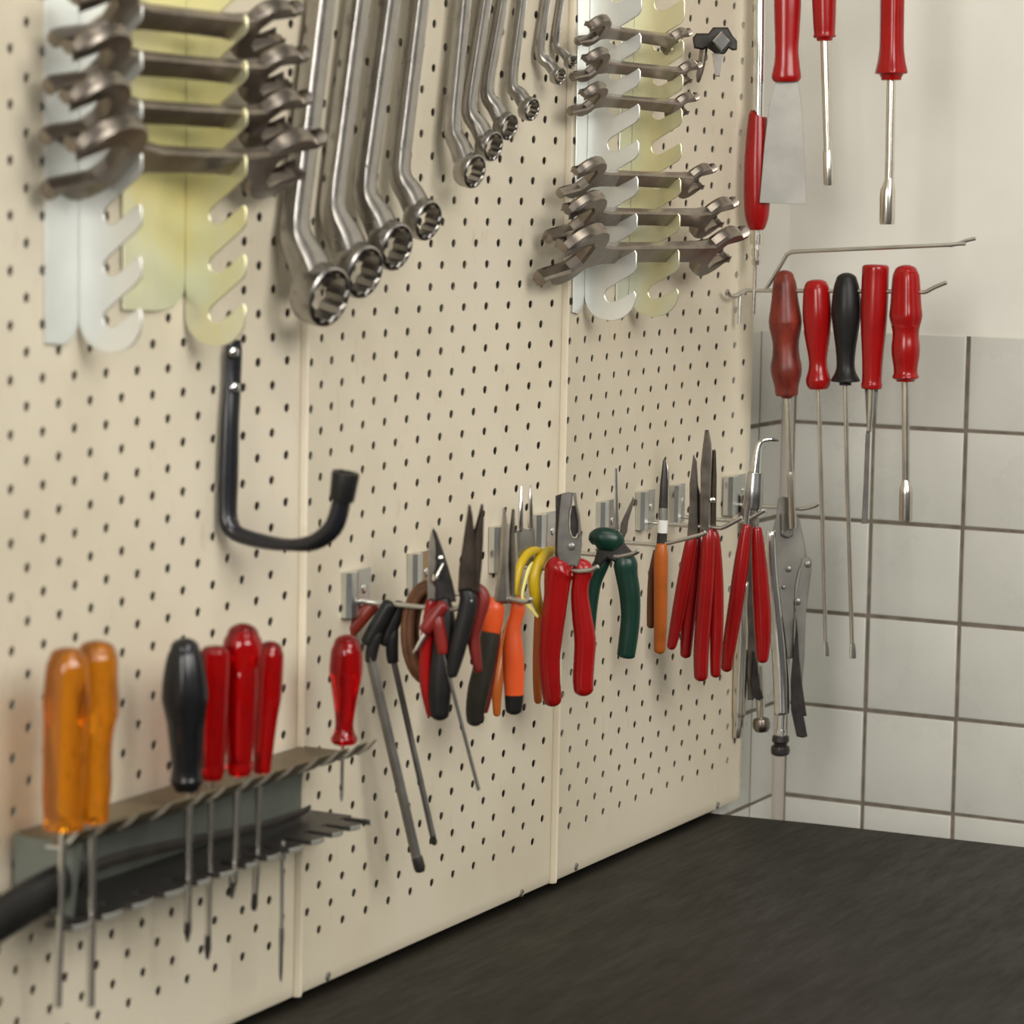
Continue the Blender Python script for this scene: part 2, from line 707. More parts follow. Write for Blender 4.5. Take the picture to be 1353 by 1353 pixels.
# ------------------------------------------------------------------ light
def area(name, loc, target, sx, sy, power, col):
    l = bpy.data.lights.new(name, 'AREA')
    l.shape = 'RECTANGLE'
    l.size = sx
    l.size_y = sy
    l.energy = power
    l.color = col
    o = bpy.data.objects.new(name, l)
    COL.objects.link(o)
    o.location = loc
    d = (V(target) - V(loc))
    o.rotation_euler = d.to_track_quat('-Z', 'Y').to_euler()
    return o


area('window_light', (-1.5, -3.0, 1.35), (.35, 0, -.15), 1.9, 1.5, 97, (1, .975, .925))
area('ceiling_light', (-.5, -1.3, 2.1), (.3, -.2, -.3), 1.5, .5, 15, (1, .95, .86))
area('side_window_light', (-3.2, -.55, .8), (.2, -.05, -.05), .9, 1.5, 62, (1, .97, .92))
wd = bpy.data.worlds.new('world')
S.world = wd
wd.use_nodes = True
nt = wd.node_tree
bg = nt.nodes['Background']
tc = nt.nodes.new('ShaderNodeTexCoord')
sp = nt.nodes.new('ShaderNodeSeparateXYZ')
nt.links.new(tc.outputs['Generated'], sp.inputs['Vector'])
mr = nt.nodes.new('ShaderNodeMapRange')
mr.inputs['From Min'].default_value = -.5
mr.inputs['From Max'].default_value = .6
nt.links.new(sp.outputs['Z'], mr.inputs['Value'])
nt.links.new(ramp(nt, mr.outputs['Result'], [(0, (.05, .045, .038)), (.5, (.22, .21, .19)), (1, (.52, .50, .46))]), bg.inputs['Color'])
bg.inputs['Strength'].default_value = .5
S.view_settings.exposure = 0.
# ------------------------------------------------------------------ notched spanner racks
S45 = math.sqrt(.5)


def rack_bracket(xr, roots, label, mtl_plate, mtl_fl, OUT=.057, ro=.030, hw=.0075, ztop=.47, fl_w=.05, fl_d=0., hole=None, fl_up=0., ang=45.):
    ca, sa = math.cos(math.radians(ang)), math.sin(math.radians(ang))
    """L bracket: a flange flat on the board and a notched plate standing out from it"""
    zs = sorted(roots, reverse=True)
    zb = zs[-1] - .024
    y0 = min(ysurf(xr, 0), ysurf(xr - fl_w / 2, 0), ysurf(xr - fl_w, .1)) - .0022 - fl_d
    t = thing('spanner_rack_bracket', (xr, y0, zb), label, 'tool rack', 'notched spanner rack brackets')
    P = [(0, ztop), (OUT, ztop)]
    for i, z in enumerate(zs):
        cx, cz = ro, z
        up = (cx - sa * hw, cz + ca * hw)
        lo = (cx + sa * hw, cz - ca * hw)
        tu = (OUT - up[0]) * sa / ca
        P += [(OUT, up[1] + tu + .002), (OUT - .001, up[1] + tu - .0005), (OUT - .004, up[1] + tu - .004)]
        for k in range(0, 9):
            a = math.radians(90 + ang + 180 * k / 8)
            P.append((cx + hw * math.cos(a), cz + hw * math.sin(a)))
        tl = (OUT - lo[0]) * sa / ca
        P += [(OUT - .006, lo[1] + tl - .006), (OUT - .002, lo[1] + tl - .0035), (OUT, lo[1] + tl - .0065)]
    R = OUT / 2
    zc = zs[-1] - .002
    for k in range(0, 13):
        a = math.radians(-180 * k / 12)
        P.append((R + R * math.cos(a), zc + (R - .0045) * math.sin(a)))
    bm = NB()
    prism2(bm, P, lambda u, v, w: V((xr + w, y0 - u, v)), .0022, .0004)
    obj('notched_plate', bm, mtl_plate, t)
    bm = NB()
    r = .012
    zb0 = zb
    zb = zb + fl_up
    Q = [(xr - .001, ztop), (xr - .001, zb + .022)]
    for k in range(7):
        a = math.radians(-90 * k / 6)
        Q.append((xr - fl_w * .5 + (fl_w * .5 - .001) * math.cos(a), zb + .022 + .018 * math.sin(a)))
    Q += [(xr - fl_w, zb + .006), (xr - fl_w, ztop)]
    prism2(bm, Q, lambda u, v, w: V((u, y0 + .001 + w, v)), .002, .0004)
    obj('mounting_flange', bm, mtl_fl, t)
    return t, y0, ro


def open_spanner(x0, x1, o_y, z, L0, rh, ws, th, label, tilt=45., group='open ended spanners in the racks', mtl=M_DSTEEL, rh2=None):
    """double open ended spanner lying along the board; its width runs out and up"""
    cx = (x0 + x1) / 2
    L = abs(x1 - x0)
    rh2 = rh2 or rh * .9
    w = V((0, -math.cos(math.radians(tilt)), math.sin(math.radians(tilt))))
    n = V((0, -w.z, w.y))
    c = V((cx, o_y, z))
    t = None

    def head(sign, R):
        """outline of one head starting at the shank's -v side and ending at its +v side, pointing along +u"""
        ang = math.radians(15)
        d = V((math.cos(ang), math.sin(ang)))
        m = V((-d.y, d.x))
        hc = V((L / 2 - R * .95, 0))
        sw = R * .50
        pts = []
        a0 = math.radians(205)
        # lower outside arc up to the jaw tip
        for k in range(9):
            a = a0 + (math.radians(352) - a0) * k / 8
            pts.append(hc + V((math.cos(a), math.sin(a))) * R)
        pts.append(hc + d * R * 1.12 - m * R * .72)
        pts.append(hc + d * R * 1.14 - m * sw)
        pts.append(hc - d * R * .10 - m * sw)
        pts.append(hc - d * R * .34 - m * sw * .55)
        pts.append(hc - d * R * .34 + m * sw * .55)
        pts.append(hc - d * R * .10 + m * sw)
        pts.append(hc + d * R * 1.02 + m * sw)
        pts.append(hc + d * R * 1.00 + m * R * .80)
        for k in range(8):
            a = math.radians(52) + (math.radians(155) - math.radians(52)) * k / 7
            pts.append(hc + V((math.cos(a), math.sin(a))) * R)
        return pts
    A = head(1, rh2)
    Bp = head(1, rh)
    P = [(p.x, p.y) for p in A]
    P += [(L / 2 - rh2 * 2.6, ws * .5), (0, ws * .48), (-L / 2 + rh * 2.6, ws * .5)]
    P += [(-p.x, -p.y) for p in Bp]
    P += [(-L / 2 + rh * 2.6, -ws * .5), (0, -ws * .48), (L / 2 - rh2 * 2.6, -ws * .5)]
    bm = NB()
    ux = V((1, 0, 0))

    def f(u, v, h):
        k = abs(u) / (L / 2)
        lift = .0
        hh = h * (1 + .55 * max(0, min(1, (k - .45) / .25)))
        return c + ux * u + w * v + n * (hh + lift)
    prism2(bm, P, f, th, th * .22)
    o = obj('open_end_spanner', bm, mtl, None, 32)
    recenter(o)
    tag(o, label, 'spanner', group)
    return o


def xat(px, py, y): return ony(y, px, py).x


# left rack
xl = xat(110, 330, .002)
xr_ = xat(250, 330, .002)
rootsL = [ony(-.033, 153, py).z for py in (18, 82, 148, 214, 284, 353, 422)]
zl_ = [z for z in rootsL] + [rootsL[0] + .045, rootsL[0] + .09]
rack_bracket(xl, zl_, 'left notched steel plate of the big spanner rack, bright silver, hooked lower end', M_ZINC, M_ZINC, fl_w=.042, ang=39)
rack_bracket(xr_, zl_, 'right notched plate of the big left spanner rack, yellowish, beside the hanging ring spanners', M_ZINCY, M_ZINCY, fl_w=.085, fl_d=.0, fl_up=.022, ang=39)
xl2 = xat(764, 300, .006)
xr2 = xat(833, 300, .006)
rootsR = [ony(-.033, 800, py).z for py in (48, 95, 142, 190, 238, 287, 336, 390)]
zr_ = rootsR + [rootsR[0] + .042]
rack_bracket(xl2, zr_, 'left notched plate of the small spanner rack, bright silver, over the panel seam', M_ZINC, M_ZINC, fl_w=.026, ang=32)
rack_bracket(xr2, zr_, 'right notched plate of the small spanner rack, yellowish green, with lowest notch empty', M_ZINCY, M_ZINC, fl_w=.030, ang=32)


def put_spanner(pxl, pxr, zroot, rh, ws, th, label, step=.0135, yc=.0, tilt=45, rh2=None, dz=0., mtl=M_DSTEEL):
    y = yc - .030 - step * S45
    z = zroot + step * S45 + dz
    pyg = 676.5
    # pixel row of that height, for the two ends
    d = V((0, 0, 0))
    x0 = _xof(pxl, y, z)
    x1 = _xof(pxr, y, z)
    return open_spanner(x0, x1, y, z, 0, rh, ws, th, label, tilt, rh2=rh2, mtl=mtl)


def _xof(px, y, z):
    """x on the line (y, z) seen at image column px"""
    k = (px - 676.5) / F
    a = RT - FW * k
    q = V((0, y, z)) - C0
    return -(a.y * q.y + a.z * q.z) / a.x + C0.x


put_spanner(96, 372, rootsL[0], .034, .022, .0085, 'topmost dark open ended spanner of the left rack, cut by the top edge', dz=-.010)
put_spanner(88, 382, rootsL[1], .033, .0205, .0085, 'dark open ended spanner in the left rack, second above the lowest one', dz=-.0095)
put_spanner(84, 384, rootsL[2], .034, .020, .0085, 'dark open ended spanner in the left rack, directly above the lowest one', dz=-.0085)
put_spanner(92, 398, rootsL[3], .040, .0235, .0095, 'lowest and largest dark open ended spanner of the left rack', dz=-.0065)
put_spanner(775, 900, rootsR[0], .019, .014, .006, 'topmost open ended spanner of the small right rack, cut by the top edge', dz=-.006)
put_spanner(770, 912, rootsR[1], .021, .0145, .006, 'short open ended spanner, second from the top in the small right rack', dz=-.0045)
put_spanner(767, 908, rootsR[2], .021, .0145, .006, 'short open ended spanner just above the empty notch in the right rack', dz=-.003)
put_spanner(757, 928, rootsR[4], .026, .019, .0065, 'open ended spanner just below the empty notch in the right rack', dz=-.0075)
put_spanner(745, 953, rootsR[5], .033, .0205, .008, 'long open ended spanner directly above the lowest one in the right rack', rh2=.028, dz=-.009)
put_spanner(738, 962, rootsR[6], .039, .025, .0095, 'lowest and broadest open ended spanner in the right rack', rh2=.034, dz=-.008)


# ------------------------------------------------------------------ offset ring spanners
def ring_spanner(top, bot, ring, ry, rpx, hwpx, y, label):
    """top, bot: shank ends; ring: ring centre px; ry: ring outer radius px (vertical)"""
    a = ony(y, *top)
    hk_ = hwpx * ((a - C0).dot(FW) / F) / .62 * 1.15 * .78
    y = min(ysurf(a.x, a.z), ysurf(a.x, .2), -.0045 if abs(a.x - (-.02)) < .03 else 0.) - hk_ - .002
    a = ony(y, *top)
    b = ony(y, *bot)
    s = (b - C0).dot(FW) / F
    R = ry * s
    cpt = ony(y - max(.018, (ring[0] - bot[0]) * s / .885 * .78), *ring)
    hw = hwpx * s / .62
    ax = (V((0, -1, 0)) + V((0, 0, -.22)) + V((-.16, 0, 0))).normalized()
    H = R * .46
    cpt = ony(cpt.y - H, *ring) - ax * H
    up = (a - b).normalized()
    a2 = b + up * min(.30, (.465 - b.z) / up.z)
    d = (cpt - b)
    t = thing('ring_spanner', cpt, label, 'spanner', 'offset ring spanners hanging on the board')
    bm = NB()
    nrm = V((0, -1, 0))
    neck = b + d * .62
    hw *= 1.15
    path = cat([tuple(a2), tuple(b + up * .05), tuple(b + up * .014), tuple(b + d * .10 - up * .003), tuple(b + d * .52), tuple(b + d * .86)], 5)
    n = len(path)
    rad = []
    fl = []
    for i in range(n):
        k = i / (n - 1)
        q = max(0, min(1, (k - .38) / .62))
        q = q * q * (3 - 2 * q)
        rad.append(hw * (1 - q) + R * .80 * q)
        fl.append(.78 - .10 * q)
    sweep(bm, [V(p) for p in path], rad, 16, nrm, fl, sq=3.6)
    obj('shank', bm, M_STEEL, t)
    # ring with twelve-point bore; its axis leans a little to the face of the offset
    u = ax.orthogonal().normalized()
    v = ax.cross(u)
    seg = 48
    prof = [(R * .88, H), (R * .96, H * .88), (R, H * .45), (R, -H * .5), (R * .94, -H * .9), (R * .88, -H)]
    rings = []
    for r, h in prof:
        rings.append([cpt + ax * h + (u * math.cos(2 * math.pi * k / seg) + v * math.sin(2 * math.pi * k / seg)) * r for k in range(seg)])

    def bore(h, k0):
        out = []
        for k in range(seg):
            q = (k % 4)
            rr = (.80 if q in (0,) else .745 if q in (1, 3) else .70) * k0
            out.append(cpt + ax * h + (u * math.cos(2 * math.pi * k / seg) + v * math.sin(2 * math.pi * k / seg)) * R * rr)
        return out
    inner = [bore(-H, 1.08), bore(-H * .85, 1.), bore(H * .85, 1.), bore(H, 1.08)]
    bm = NB()
    loft(bm, rings + [inner[3], inner[2], inner[1], inner[0], rings[0]], cap=False)
    bmesh.ops.remove_doubles(bm, verts=bm.verts[:], dist=1e-6)
    obj('ring', bm, M_STEEL, t, 34)
    return t


L_ = 'row of hanging offset ring spanners'
RS = [((423, 17), (389, 300), (437, 393), 42, 14, 'largest offset ring spanner, leftmost, next to the left spanner rack'),
      ((471, 20), (438.6, 268), (484, 360), 37, 12.5, 'second largest offset ring spanner, second from the left'),
      ((511.7, 24), (481, 248), (526, 327), 33, 11.5, 'third largest offset ring spanner, third from the left'),
      ((551, 25), (527, 224), (567.5, 292), 28, 10.5, 'smallest of the four big offset ring spanners at left'),
      ((610, 27), (597, 165), (628.5, 227), 23.5, 8, 'lowest hanging of the four medium ring spanners, leftmost of them'),
      ((636, 29), (619, 140), (653, 194), 20.5, 7.5, 'second from the left of the four medium ring spanners'),
      ((658, 31), (642.6, 117), (674, 168), 18.5, 6.5, 'third from the left of the four medium ring spanners'),
      ((685, 32), (675, 107), (704, 145), 16, 6, 'rightmost of the four medium ring spanners'),
      ((717, 34), (712, 66), (741, 101), 12, 5, 'lower of the two tiny ring spanners near the small rack'),
      ((736, 36), (733, 56), (756.5, 82), 9.5, 4.2, 'smallest ring spanner, beside the small right rack at the top')]
for tp, bt_, rg, ry, hw_, lab in RS:
    ring_spanner(tp, bt_, rg, ry, 0, hw_ * .75, -.0165, lab)

# ------------------------------------------------------------------ black coated storage hook
hx = xat(305, 600, .006)
hy = ysurf(hx, -.1)
t = thing('storage_hook', (hx, hy - .006, -.16), 'black rubber coated J shaped storage hook screwed to the left panel', 'hook')
HP = [(309, 462), (308, 490), (307, 515), (304, 560), (302, 625), (301, 672)]
pts = [ony(hy - .009, x, y) for x, y in HP]
xb = pts[-1].x
low = [onx(xb, 303, 692), onx(xb, 315, 706), onx(xb, 350, 716), onx(xb, 385, 720), onx(xb, 416, 716), onx(xb, 440, 697), onx(xb, 450, 668), onx(xb, 453, 645)]
allp = [ony(hy - .009, 309, 449)] + pts + low
sc = (pts[0] - C0).dot(FW) / F
hwp = [10, 12.5, 12.5, 12.5, 13, 14, 14, 15, 12, 13.5, 15.5, 14, 14, 13, 13]
flt = [.3, .32, .40, .55, .7, .72, .75, .8, .9, .72, .55, .8, .9, .95, .95]
q = cat([(p.x, p.y, p.z, h * sc, f_) for p, h, f_ in zip(allp, hwp, flt)], 5)
bm = NB()
rings = []
n = len(q)
for i in range(n):
    p = V(q[i][:3])
    tg = (V(q[min(n - 1, i + 1)][:3]) - V(q[max(0, i - 1)][:3])).normalized()
    bx = FN.cross(V((0, 0, 1)))
    lat = V((.78, -.62, 0))
    lat = (lat - tg * lat.dot(tg)).normalized() if i < n * .42 else (V((1, 0, 0)) - tg * tg.x).normalized()
    k = max(0, min(1, (i / n - .38) / .10))
    la = (V((.90, -.43, 0)) - tg * V((.90, -.43, 0)).dot(tg)).normalized()
    lb = V((1, 0, 0))
    l = (la * (1 - k) + lb * k).normalized()
    m = tg.cross(l).normalized()
    wd_ = q[i][3]
    rings.append([p + l * math.cos(2 * math.pi * a / 20) * wd_ + m * math.sin(2 * math.pi * a / 20) * wd_ * q[i][4] for a in range(20)])
loft(bm, rings)
obj('hook_bar', bm, M_BGLOSS, t)
for sx, sy in ((309, 466), (310.5, 513)):
    c = ony(hy - .0135, sx, sy)
    obj('screw', disc(NB(), c, V((-.5, -.86, 0)), .0042, .0018), M_CHROME, t)
e = onx(xb, 457, 624)
e0_ = onx(xb, 451.5, 661)
bm = NB()
ax = (e - e0_)
path = [e0_ - ax * .02, e0_, e0_ + ax * .1, e0_ + ax * .9, e0_ + ax * 1.0, e0_ + ax * 1.0, e0_ + ax * .96]
rad = [14.5 * sc, 16 * sc, 16.5 * sc, 18.2 * sc, 17.6 * sc, 12 * sc, 9 * sc]
sweep(bm, path, rad, 20, (1, 0, 0))
obj('rubber_end_cap', bm, M_BMATT, t)
M_KEY = mat('grey_hex_bar', (.20, .19, .175), .36, .85, var=.2, scale=40)
# ------------------------------------------------------------------ wire hooks on the boards
class Hook:
    pass


def peg_hook(plate, mid, jog, tip, label, r=.0023):
    """zinc clip plate on the board with a rod that stands straight out and kicks up at its end"""
    h = Hook()
    p0, p1, q0, q1 = plate
    pm, qm = (p0 + p1) / 2, (q0 + q1) / 2
    c = ony(0, pm, qm)
    ys = ysurf(c.x, c.z)
    xa, xb_ = ony(ys, p0, qm).x, ony(ys, p1, qm).x
    z1, z0 = ony(ys, pm, q0).z, ony(ys, pm, q1).z
    h.x = xa + (xb_ - xa) * .55
    m = onx(h.x, *mid)
    j = onx(h.x, *jog)
    e = onx(h.x, *tip)
    z0 = min(z0, m.z - .006)
    t = thing('peg_hook', (h.x, ys - .002, (z0 + z1) / 2), label, 'hook', 'zinc peg hooks along the row of pliers')
    bm = NB()
    w = xb_ - xa
    sec = [(xa, .0), (xa - .0002, -.006), (xa + w * .08, -.0095), (xa + w * .22, -.0105), (xa + w * .36, -.0085), (xa + w * .42, -.004), (xb_, -.0032),
           (xb_, -.0012), (xa + w * .45, -.0014), (xa + w * .40, .0)]
    y_ = ys - .0006
    loft(bm, [[V((x, y_ + y, z)) for x, y in sec] for z in (z0, z1)])
    o = obj('clip_plate', bm, M_ZINC2, t, 25)
    bm = NB()
    disc(bm, V((xa + w * .74, y_ - .0030, z0 + (z1 - z0) * .55)), (0, -1, 0), .0042, .0018)
    obj('screw', bm, M_CHROME, o)
    yb = ys - .0052
    zz = m.z
    pts = cat([(h.x, yb, zz), (h.x, j.y + .012, zz), (h.x, j.y, zz + .0006), (h.x, e.y + .006, e.z - .0035), (h.x, e.y, e.z)], 4)
    bm = NB()
    sweep(bm, [V(p) for p in pts] + [V(pts[-1]) + V((0, -.0008, .0004))], [r] * len(pts) + [r * .5], 12, (1, 0, 0))
    obj('prong', bm, M_ROD, t)
    h.z = zz
    h.at = lambda px, py: onx(h.x, px, py)
    return h


M_ZINC2 = mat('dull_zinc_clip', (.66, .67, .65), .24, .95, var=.1, scale=20)
M_ROD = mat('zinc_coated_wire', (.58, .57, .53), .3, .95, var=.1, scale=30)
H1 = peg_hook((449, 485, 753, 812), (580, 804), (600, 803), (624, 793), 'peg hook holding the red and black hex keys, first from the left')
H2 = peg_hook((537, 566, 729, 792), (650, 789), (668, 796), (702, 791), 'peg hook holding the orange and black long nose pliers')
H3 = peg_hook((645, 668, 694, 750), (752, 753.5), (770, 752), (790, 748.5), 'peg hook whose tip pokes out in front of the bright red combination pliers')
H4 = peg_hook((701, 734, 677, 722), (790, 733), (820, 734), (844, 727.5), 'peg hook running in front of the dark green pliers')
H5 = peg_hook((786, 811, 661, 706), (855, 719), (873, 719), (932, 703), 'peg hook behind the orange handled pliers with the white band')
H6 = peg_hook((839, 861, 648, 697), (910, 694.5), (955, 692.5), (980, 684), 'peg hook through the slim red handled pliers')
H7 = peg_hook((884, 901, 640, 678), (940, 686), (985, 683), (1011, 674), 'peg hook under the bent nose pliers')
H8 = peg_hook((955, 986, 627, 677), (1045, 671.5), (1062, 671), (1082, 665.5), 'rightmost zinc peg hook of the row, holding the locking pliers')

# tall double wire hook with the five long drivers
zc = ony(0, 975, 388)
hk = thing('double_wire_hook', (zc.x, -.004, zc.z), 'long two armed wire hook on the right board edge carrying five drivers', 'hook')
hxx = zc.x
def hp(px, py): return onx(hxx, px, py)
r = .0024
pts = [ony(-.004, 961, 384), ony(-.004, 964, 390), ony(-.006, 972, 391), hp(985, 384.5), hp(1000, 384), hp(1100, 384.5), hp(1205, 385.5), hp(1222, 386), hp(1234, 380), hp(1251, 373)]
obj('lower_arm', rod(NB(), [V(p) for p in cat([tuple(p) for p in pts], 3)], r, 12), M_ROD, hk)
pts = [hp(1010, 384), hp(1014, 379), hp(1028, 356), hp(1040, 336), hp(1047, 333), hp(1060, 332), hp(1255, 323.5), hp(1268, 322), hp(1276, 322)]
obj('upper_arm', rod(NB(), [V(p) for p in pts], r, 12), M_ROD, hk)
obj('end_bar', rod(NB(), [hp(1255, 324.5), hp(1266, 322), hp(1278, 317.5), hp(1289, 315)], r * .9, 12), M_ROD, hk)
obj('peg', rod(NB(), [ony(-.006, 978, 389), ony(-.006, 977.4, 400), ony(-.006, 976.6, 428)], r, 12), M_ROD, hk)


class HK:
    x = hxx
    at = staticmethod(hp)


# ------------------------------------------------------------------ drivers
def lerp(a, b, t): return a + (b - a) * t


def driver(name, label, catg, pl, top, bot, prof, hm, shaft, sm, group=None, flute=None, handle_name='handle', extra=None, seg=24, capr=.7, base=None):
    """prof: (t, halfwidth px) along the handle; shaft: list of (part name, [(px, py, hw)], material)"""
    t = thing(name, pl.at(*(base or bot)), label, catg, group)
    pts = [(lerp(top[0], bot[0], k), lerp(top[1], bot[1], k), w) for k, w in prof]
    fl = (lambda k: flute(k)) if flute else None
    obj(handle_name, tube(pl, pts, seg, 1., 5, fl, round0=capr), hm, t)
    for nm, P, m in shaft:
        flat = 1.
        if isinstance(nm, tuple):
            nm, flat = nm
        obj(nm, tube(pl, P, 12, flat, 1), m or sm, t)
    return t


def lobes(n, d, a, b):
    return lambda k: (n, d if a < k < b else 0)


GD = 'long drivers on the wire hook'
pl = PL(hp(1040, 384))
driver('nut_driver', 'worn brown-red wooden handled nut driver, first from the left on the wire hook', 'screwdriver', pl, (1036.5, 366), (1039.5, 523),
       [(0, 13), (.06, 16), (.2, 18.5), (.36, 22.5), (.42, 21.5), (.55, 17.5), (.66, 18), (.75, 20.5), (.82, 20), (.92, 16), (.985, 15), (1, 13.5)], M_RWORN,
       [('ferrule', [(1039.5, 518, 8.5), (1040, 525, 8), (1040, 526.5, 5)], M_RWORN), ('shaft', [(1040, 522, 4), (1044.5, 626, 4)], None),
        ('socket', [(1044.4, 624, 4.8), (1044.6, 628, 5.2), (1047.4, 694, 5.2), (1047.5, 698, 4.6)], M_NICKEL)], M_NICKEL, GD, lobes(6, .05, .05, .4))
pl = PL(hp(1080, 384))
driver('screwdriver', 'red pear-handled screwdriver with a long slim blade, left of the black one', 'screwdriver', pl, (1078.5, 374), (1081.5, 514),
       [(0, 14), (.05, 17.5), (.15, 19), (.32, 19.8), (.5, 17), (.7, 12.5), (.8, 12.5), (.88, 15.5), (.92, 16.5), (.97, 15), (1, 12)], M_RED,
       [('shaft', [(1081.5, 512, 3), (1086, 660, 3), (1087, 690, 2.8), (1091, 848, 2.8)], None), (('blade_tip', .35), [(1091, 846, 2.8), (1091.5, 858, 4), (1091.6, 867, 3.8)], None)], M_NICKEL, GD, lobes(6, .07, .12, .42), capr=.35)
pl = PL(hp(1118, 384))
driver('screwdriver', 'black-handled screwdriver with a long slim blade among the red drivers', 'screwdriver', pl, (1118.5, 370), (1117, 509),
       [(0, 14), (.06, 16.5), (.2, 19.2), (.32, 19.6), (.45, 17.5), (.65, 13.5), (.8, 12), (.88, 14), (.945, 19), (.965, 18), (.97, 9), (1, 8)], M_BMATT,
       [('shaft', [(1117, 507, 3.2), (1119.5, 640, 3.2), (1121.3, 690, 3), (1126, 850, 3)], None), (('blade_tip', .35), [(1126, 848, 3), (1126.5, 860, 4.6), (1126.6, 870, 4.6)], None)], M_NICKEL, GD)
pl = PL(hp(1156, 384))
driver('scraper', 'straight red-handled tool with a flat grey blade, second from the right on the wire hook', 'scraper', pl, (1157, 351), (1151.5, 514),
       [(0, 16.5), (.02, 17.8), (.1, 17.8), (.3, 18), (.5, 17), (.75, 14), (.93, 13), (.96, 14), (.99, 13.6), (1, 12)], M_RED,
       [('shank', [(1151, 512, 4.5), (1150, 545, 4), (1148.5, 570, 3)], M_NICKEL)], M_NICKEL, GD, capr=.12)
tt = bpy.data.objects['scraper']
obj('blade', flatp(pl, [(1142.5, 514), (1160.5, 514), (1157, 545), (1150, 569), (1149, 600), (1146.5, 692), (1138, 692), (1141, 640), (1143.5, 575), (1145.5, 566)], .0012, -.004, .0003), M_KEY, tt)
pl = PL(hp(1197, 384))
driver('nut_driver', 'glossy red fluted nut driver at the right end of the wire hook', 'screwdriver', pl, (1197, 358), (1196.5, 504),
       [(0, 15), (.04, 18), (.14, 19.5), (.3, 21), (.40, 22.5), (.46, 21), (.53, 18), (.60, 17.6), (.68, 18.8), (.76, 18.5), (.86, 16.2), (.92, 15.8), (.955, 17.5), (.97, 17), (.985, 13), (1, 12)], M_RED,
       [('shaft', [(1196.5, 502, 5.2), (1197, 640, 5.2)], None), ('socket', [(1197, 634, 5.2), (1197, 638, 5.6), (1197, 645, 8.6), (1197, 652, 9), (1196.5, 686, 9), (1196.5, 689, 8.4)], M_NICKEL)],
       M_NICKEL, GD, lobes(6, .17, .08, .40), capr=.55)

# ------------------------------------------------------------------ upper right: scraper and two nut drivers, air wand
yw = -.16
pl = PL(hp(1040, 260))
t = thing('putty_knife', pl.at(1035, 269), 'red-handled putty knife with a wide grey blade, hanging point down at the top right', 'scraper')
obj('blade', flatp(pl, [(1026, 104), (1053, 104), (1056, 120), (1059, 138), (1064, 229), (1065.5, 270), (1003.5, 268), (1006, 240), (1010, 192), (1016.5, 137), (1021, 120)], .0013, 0, .0003), M_GSTEEL, t)
obj('handle', tube(pl, [(1040.5, -60, 17), (1040.5, 0, 18), (1040, 40, 16.5), (1039.5, 66, 15.5), (1039.5, 84, 17), (1039, 98, 19.3), (1039, 104, 19), (1039, 108, 16)], 20, .62, 4, round0=.5), M_RED, t)
pl = PL(hp(1090, 200))
driver('nut_driver', 'slim nut driver at the top, between the putty knife and the thicker nut driver', 'screwdriver', pl, (1088, -90), (1089.5, 54),
       [(0, 14), (.1, 17), (.4, 17), (.8, 15), (.93, 14), (.955, 15), (.97, 14), (.975, 11), (1, 10)], M_RED,
       [('shaft', [(1089.5, 50, 6), (1094, 202, 5.4)], None), ('socket', [(1094, 199, 6), (1094, 203, 6.9), (1095, 242, 7), (1095, 245, 6.2)], None)], M_NICKEL)
pl = PL(hp(1177, 200))
driver('nut_driver', 'thick nut driver with a dark red handle, rightmost at the top', 'screwdriver', pl, (1180, -90), (1177.5, 106),
       [(0, 15), (.1, 17), (.5, 16.5), (.75, 16.5), (.86, 18.5), (.93, 21.5), (.955, 21.8), (.96, 17), (.985, 14), (1, 13)], M_RED,
       [('shaft', [(1177.5, 103, 6), (1175, 240, 6)], None), ('socket', [(1175, 236, 6), (1174.5, 242, 7), (1173, 252, 10), (1172.5, 260, 10.3), (1172, 293, 10.3), (1172, 296.5, 9.5)], None)],
       M_NICKEL, None, lobes(6, .14, .1, .93))
pl = PL(ony(-.02, 1000, 220))
t = thing('air_nozzle_wand', pl.at(997, 415), 'red-sleeved chrome wand with hose coupling and thin nozzle, at the board edge', 'air tool')
obj('tube', tube(pl, [(1004, -60, 8), (1003.5, 60, 8), (1002, 156, 7.6)], 16, 1., 1), M_CHROME, t)
obj('grip_sleeve', tube(pl, [(1001.5, 153, 12.3), (1001, 157, 12.8), (1000.5, 185, 15), (1000, 220, 17), (1000, 262, 17.5), (1000, 285, 16), (1000, 298, 12.5), (1000, 304, 9)], 20, .9, 4), M_RED, t)
obj('hose_coupling', tube(pl, [(1000, 302, 6), (1000, 309, 6), (999.8, 309.2, 8.6), (999.6, 323, 8.6), (999.5, 323.5, 5), (999.4, 329, 5.2), (999.3, 329.5, 6.8), (999.2, 338, 6.8), (999.2, 338.5, 5), (999, 343, 5), (999, 343.5, 6.4), (999, 350, 6)], 18, 1., 1), M_NICKEL, t)
obj('nozzle', tube(pl, [(998, 348, 3), (997, 380, 2.8), (995.5, 415, 2.4)], 10, 1., 1), M_NICKEL, t)

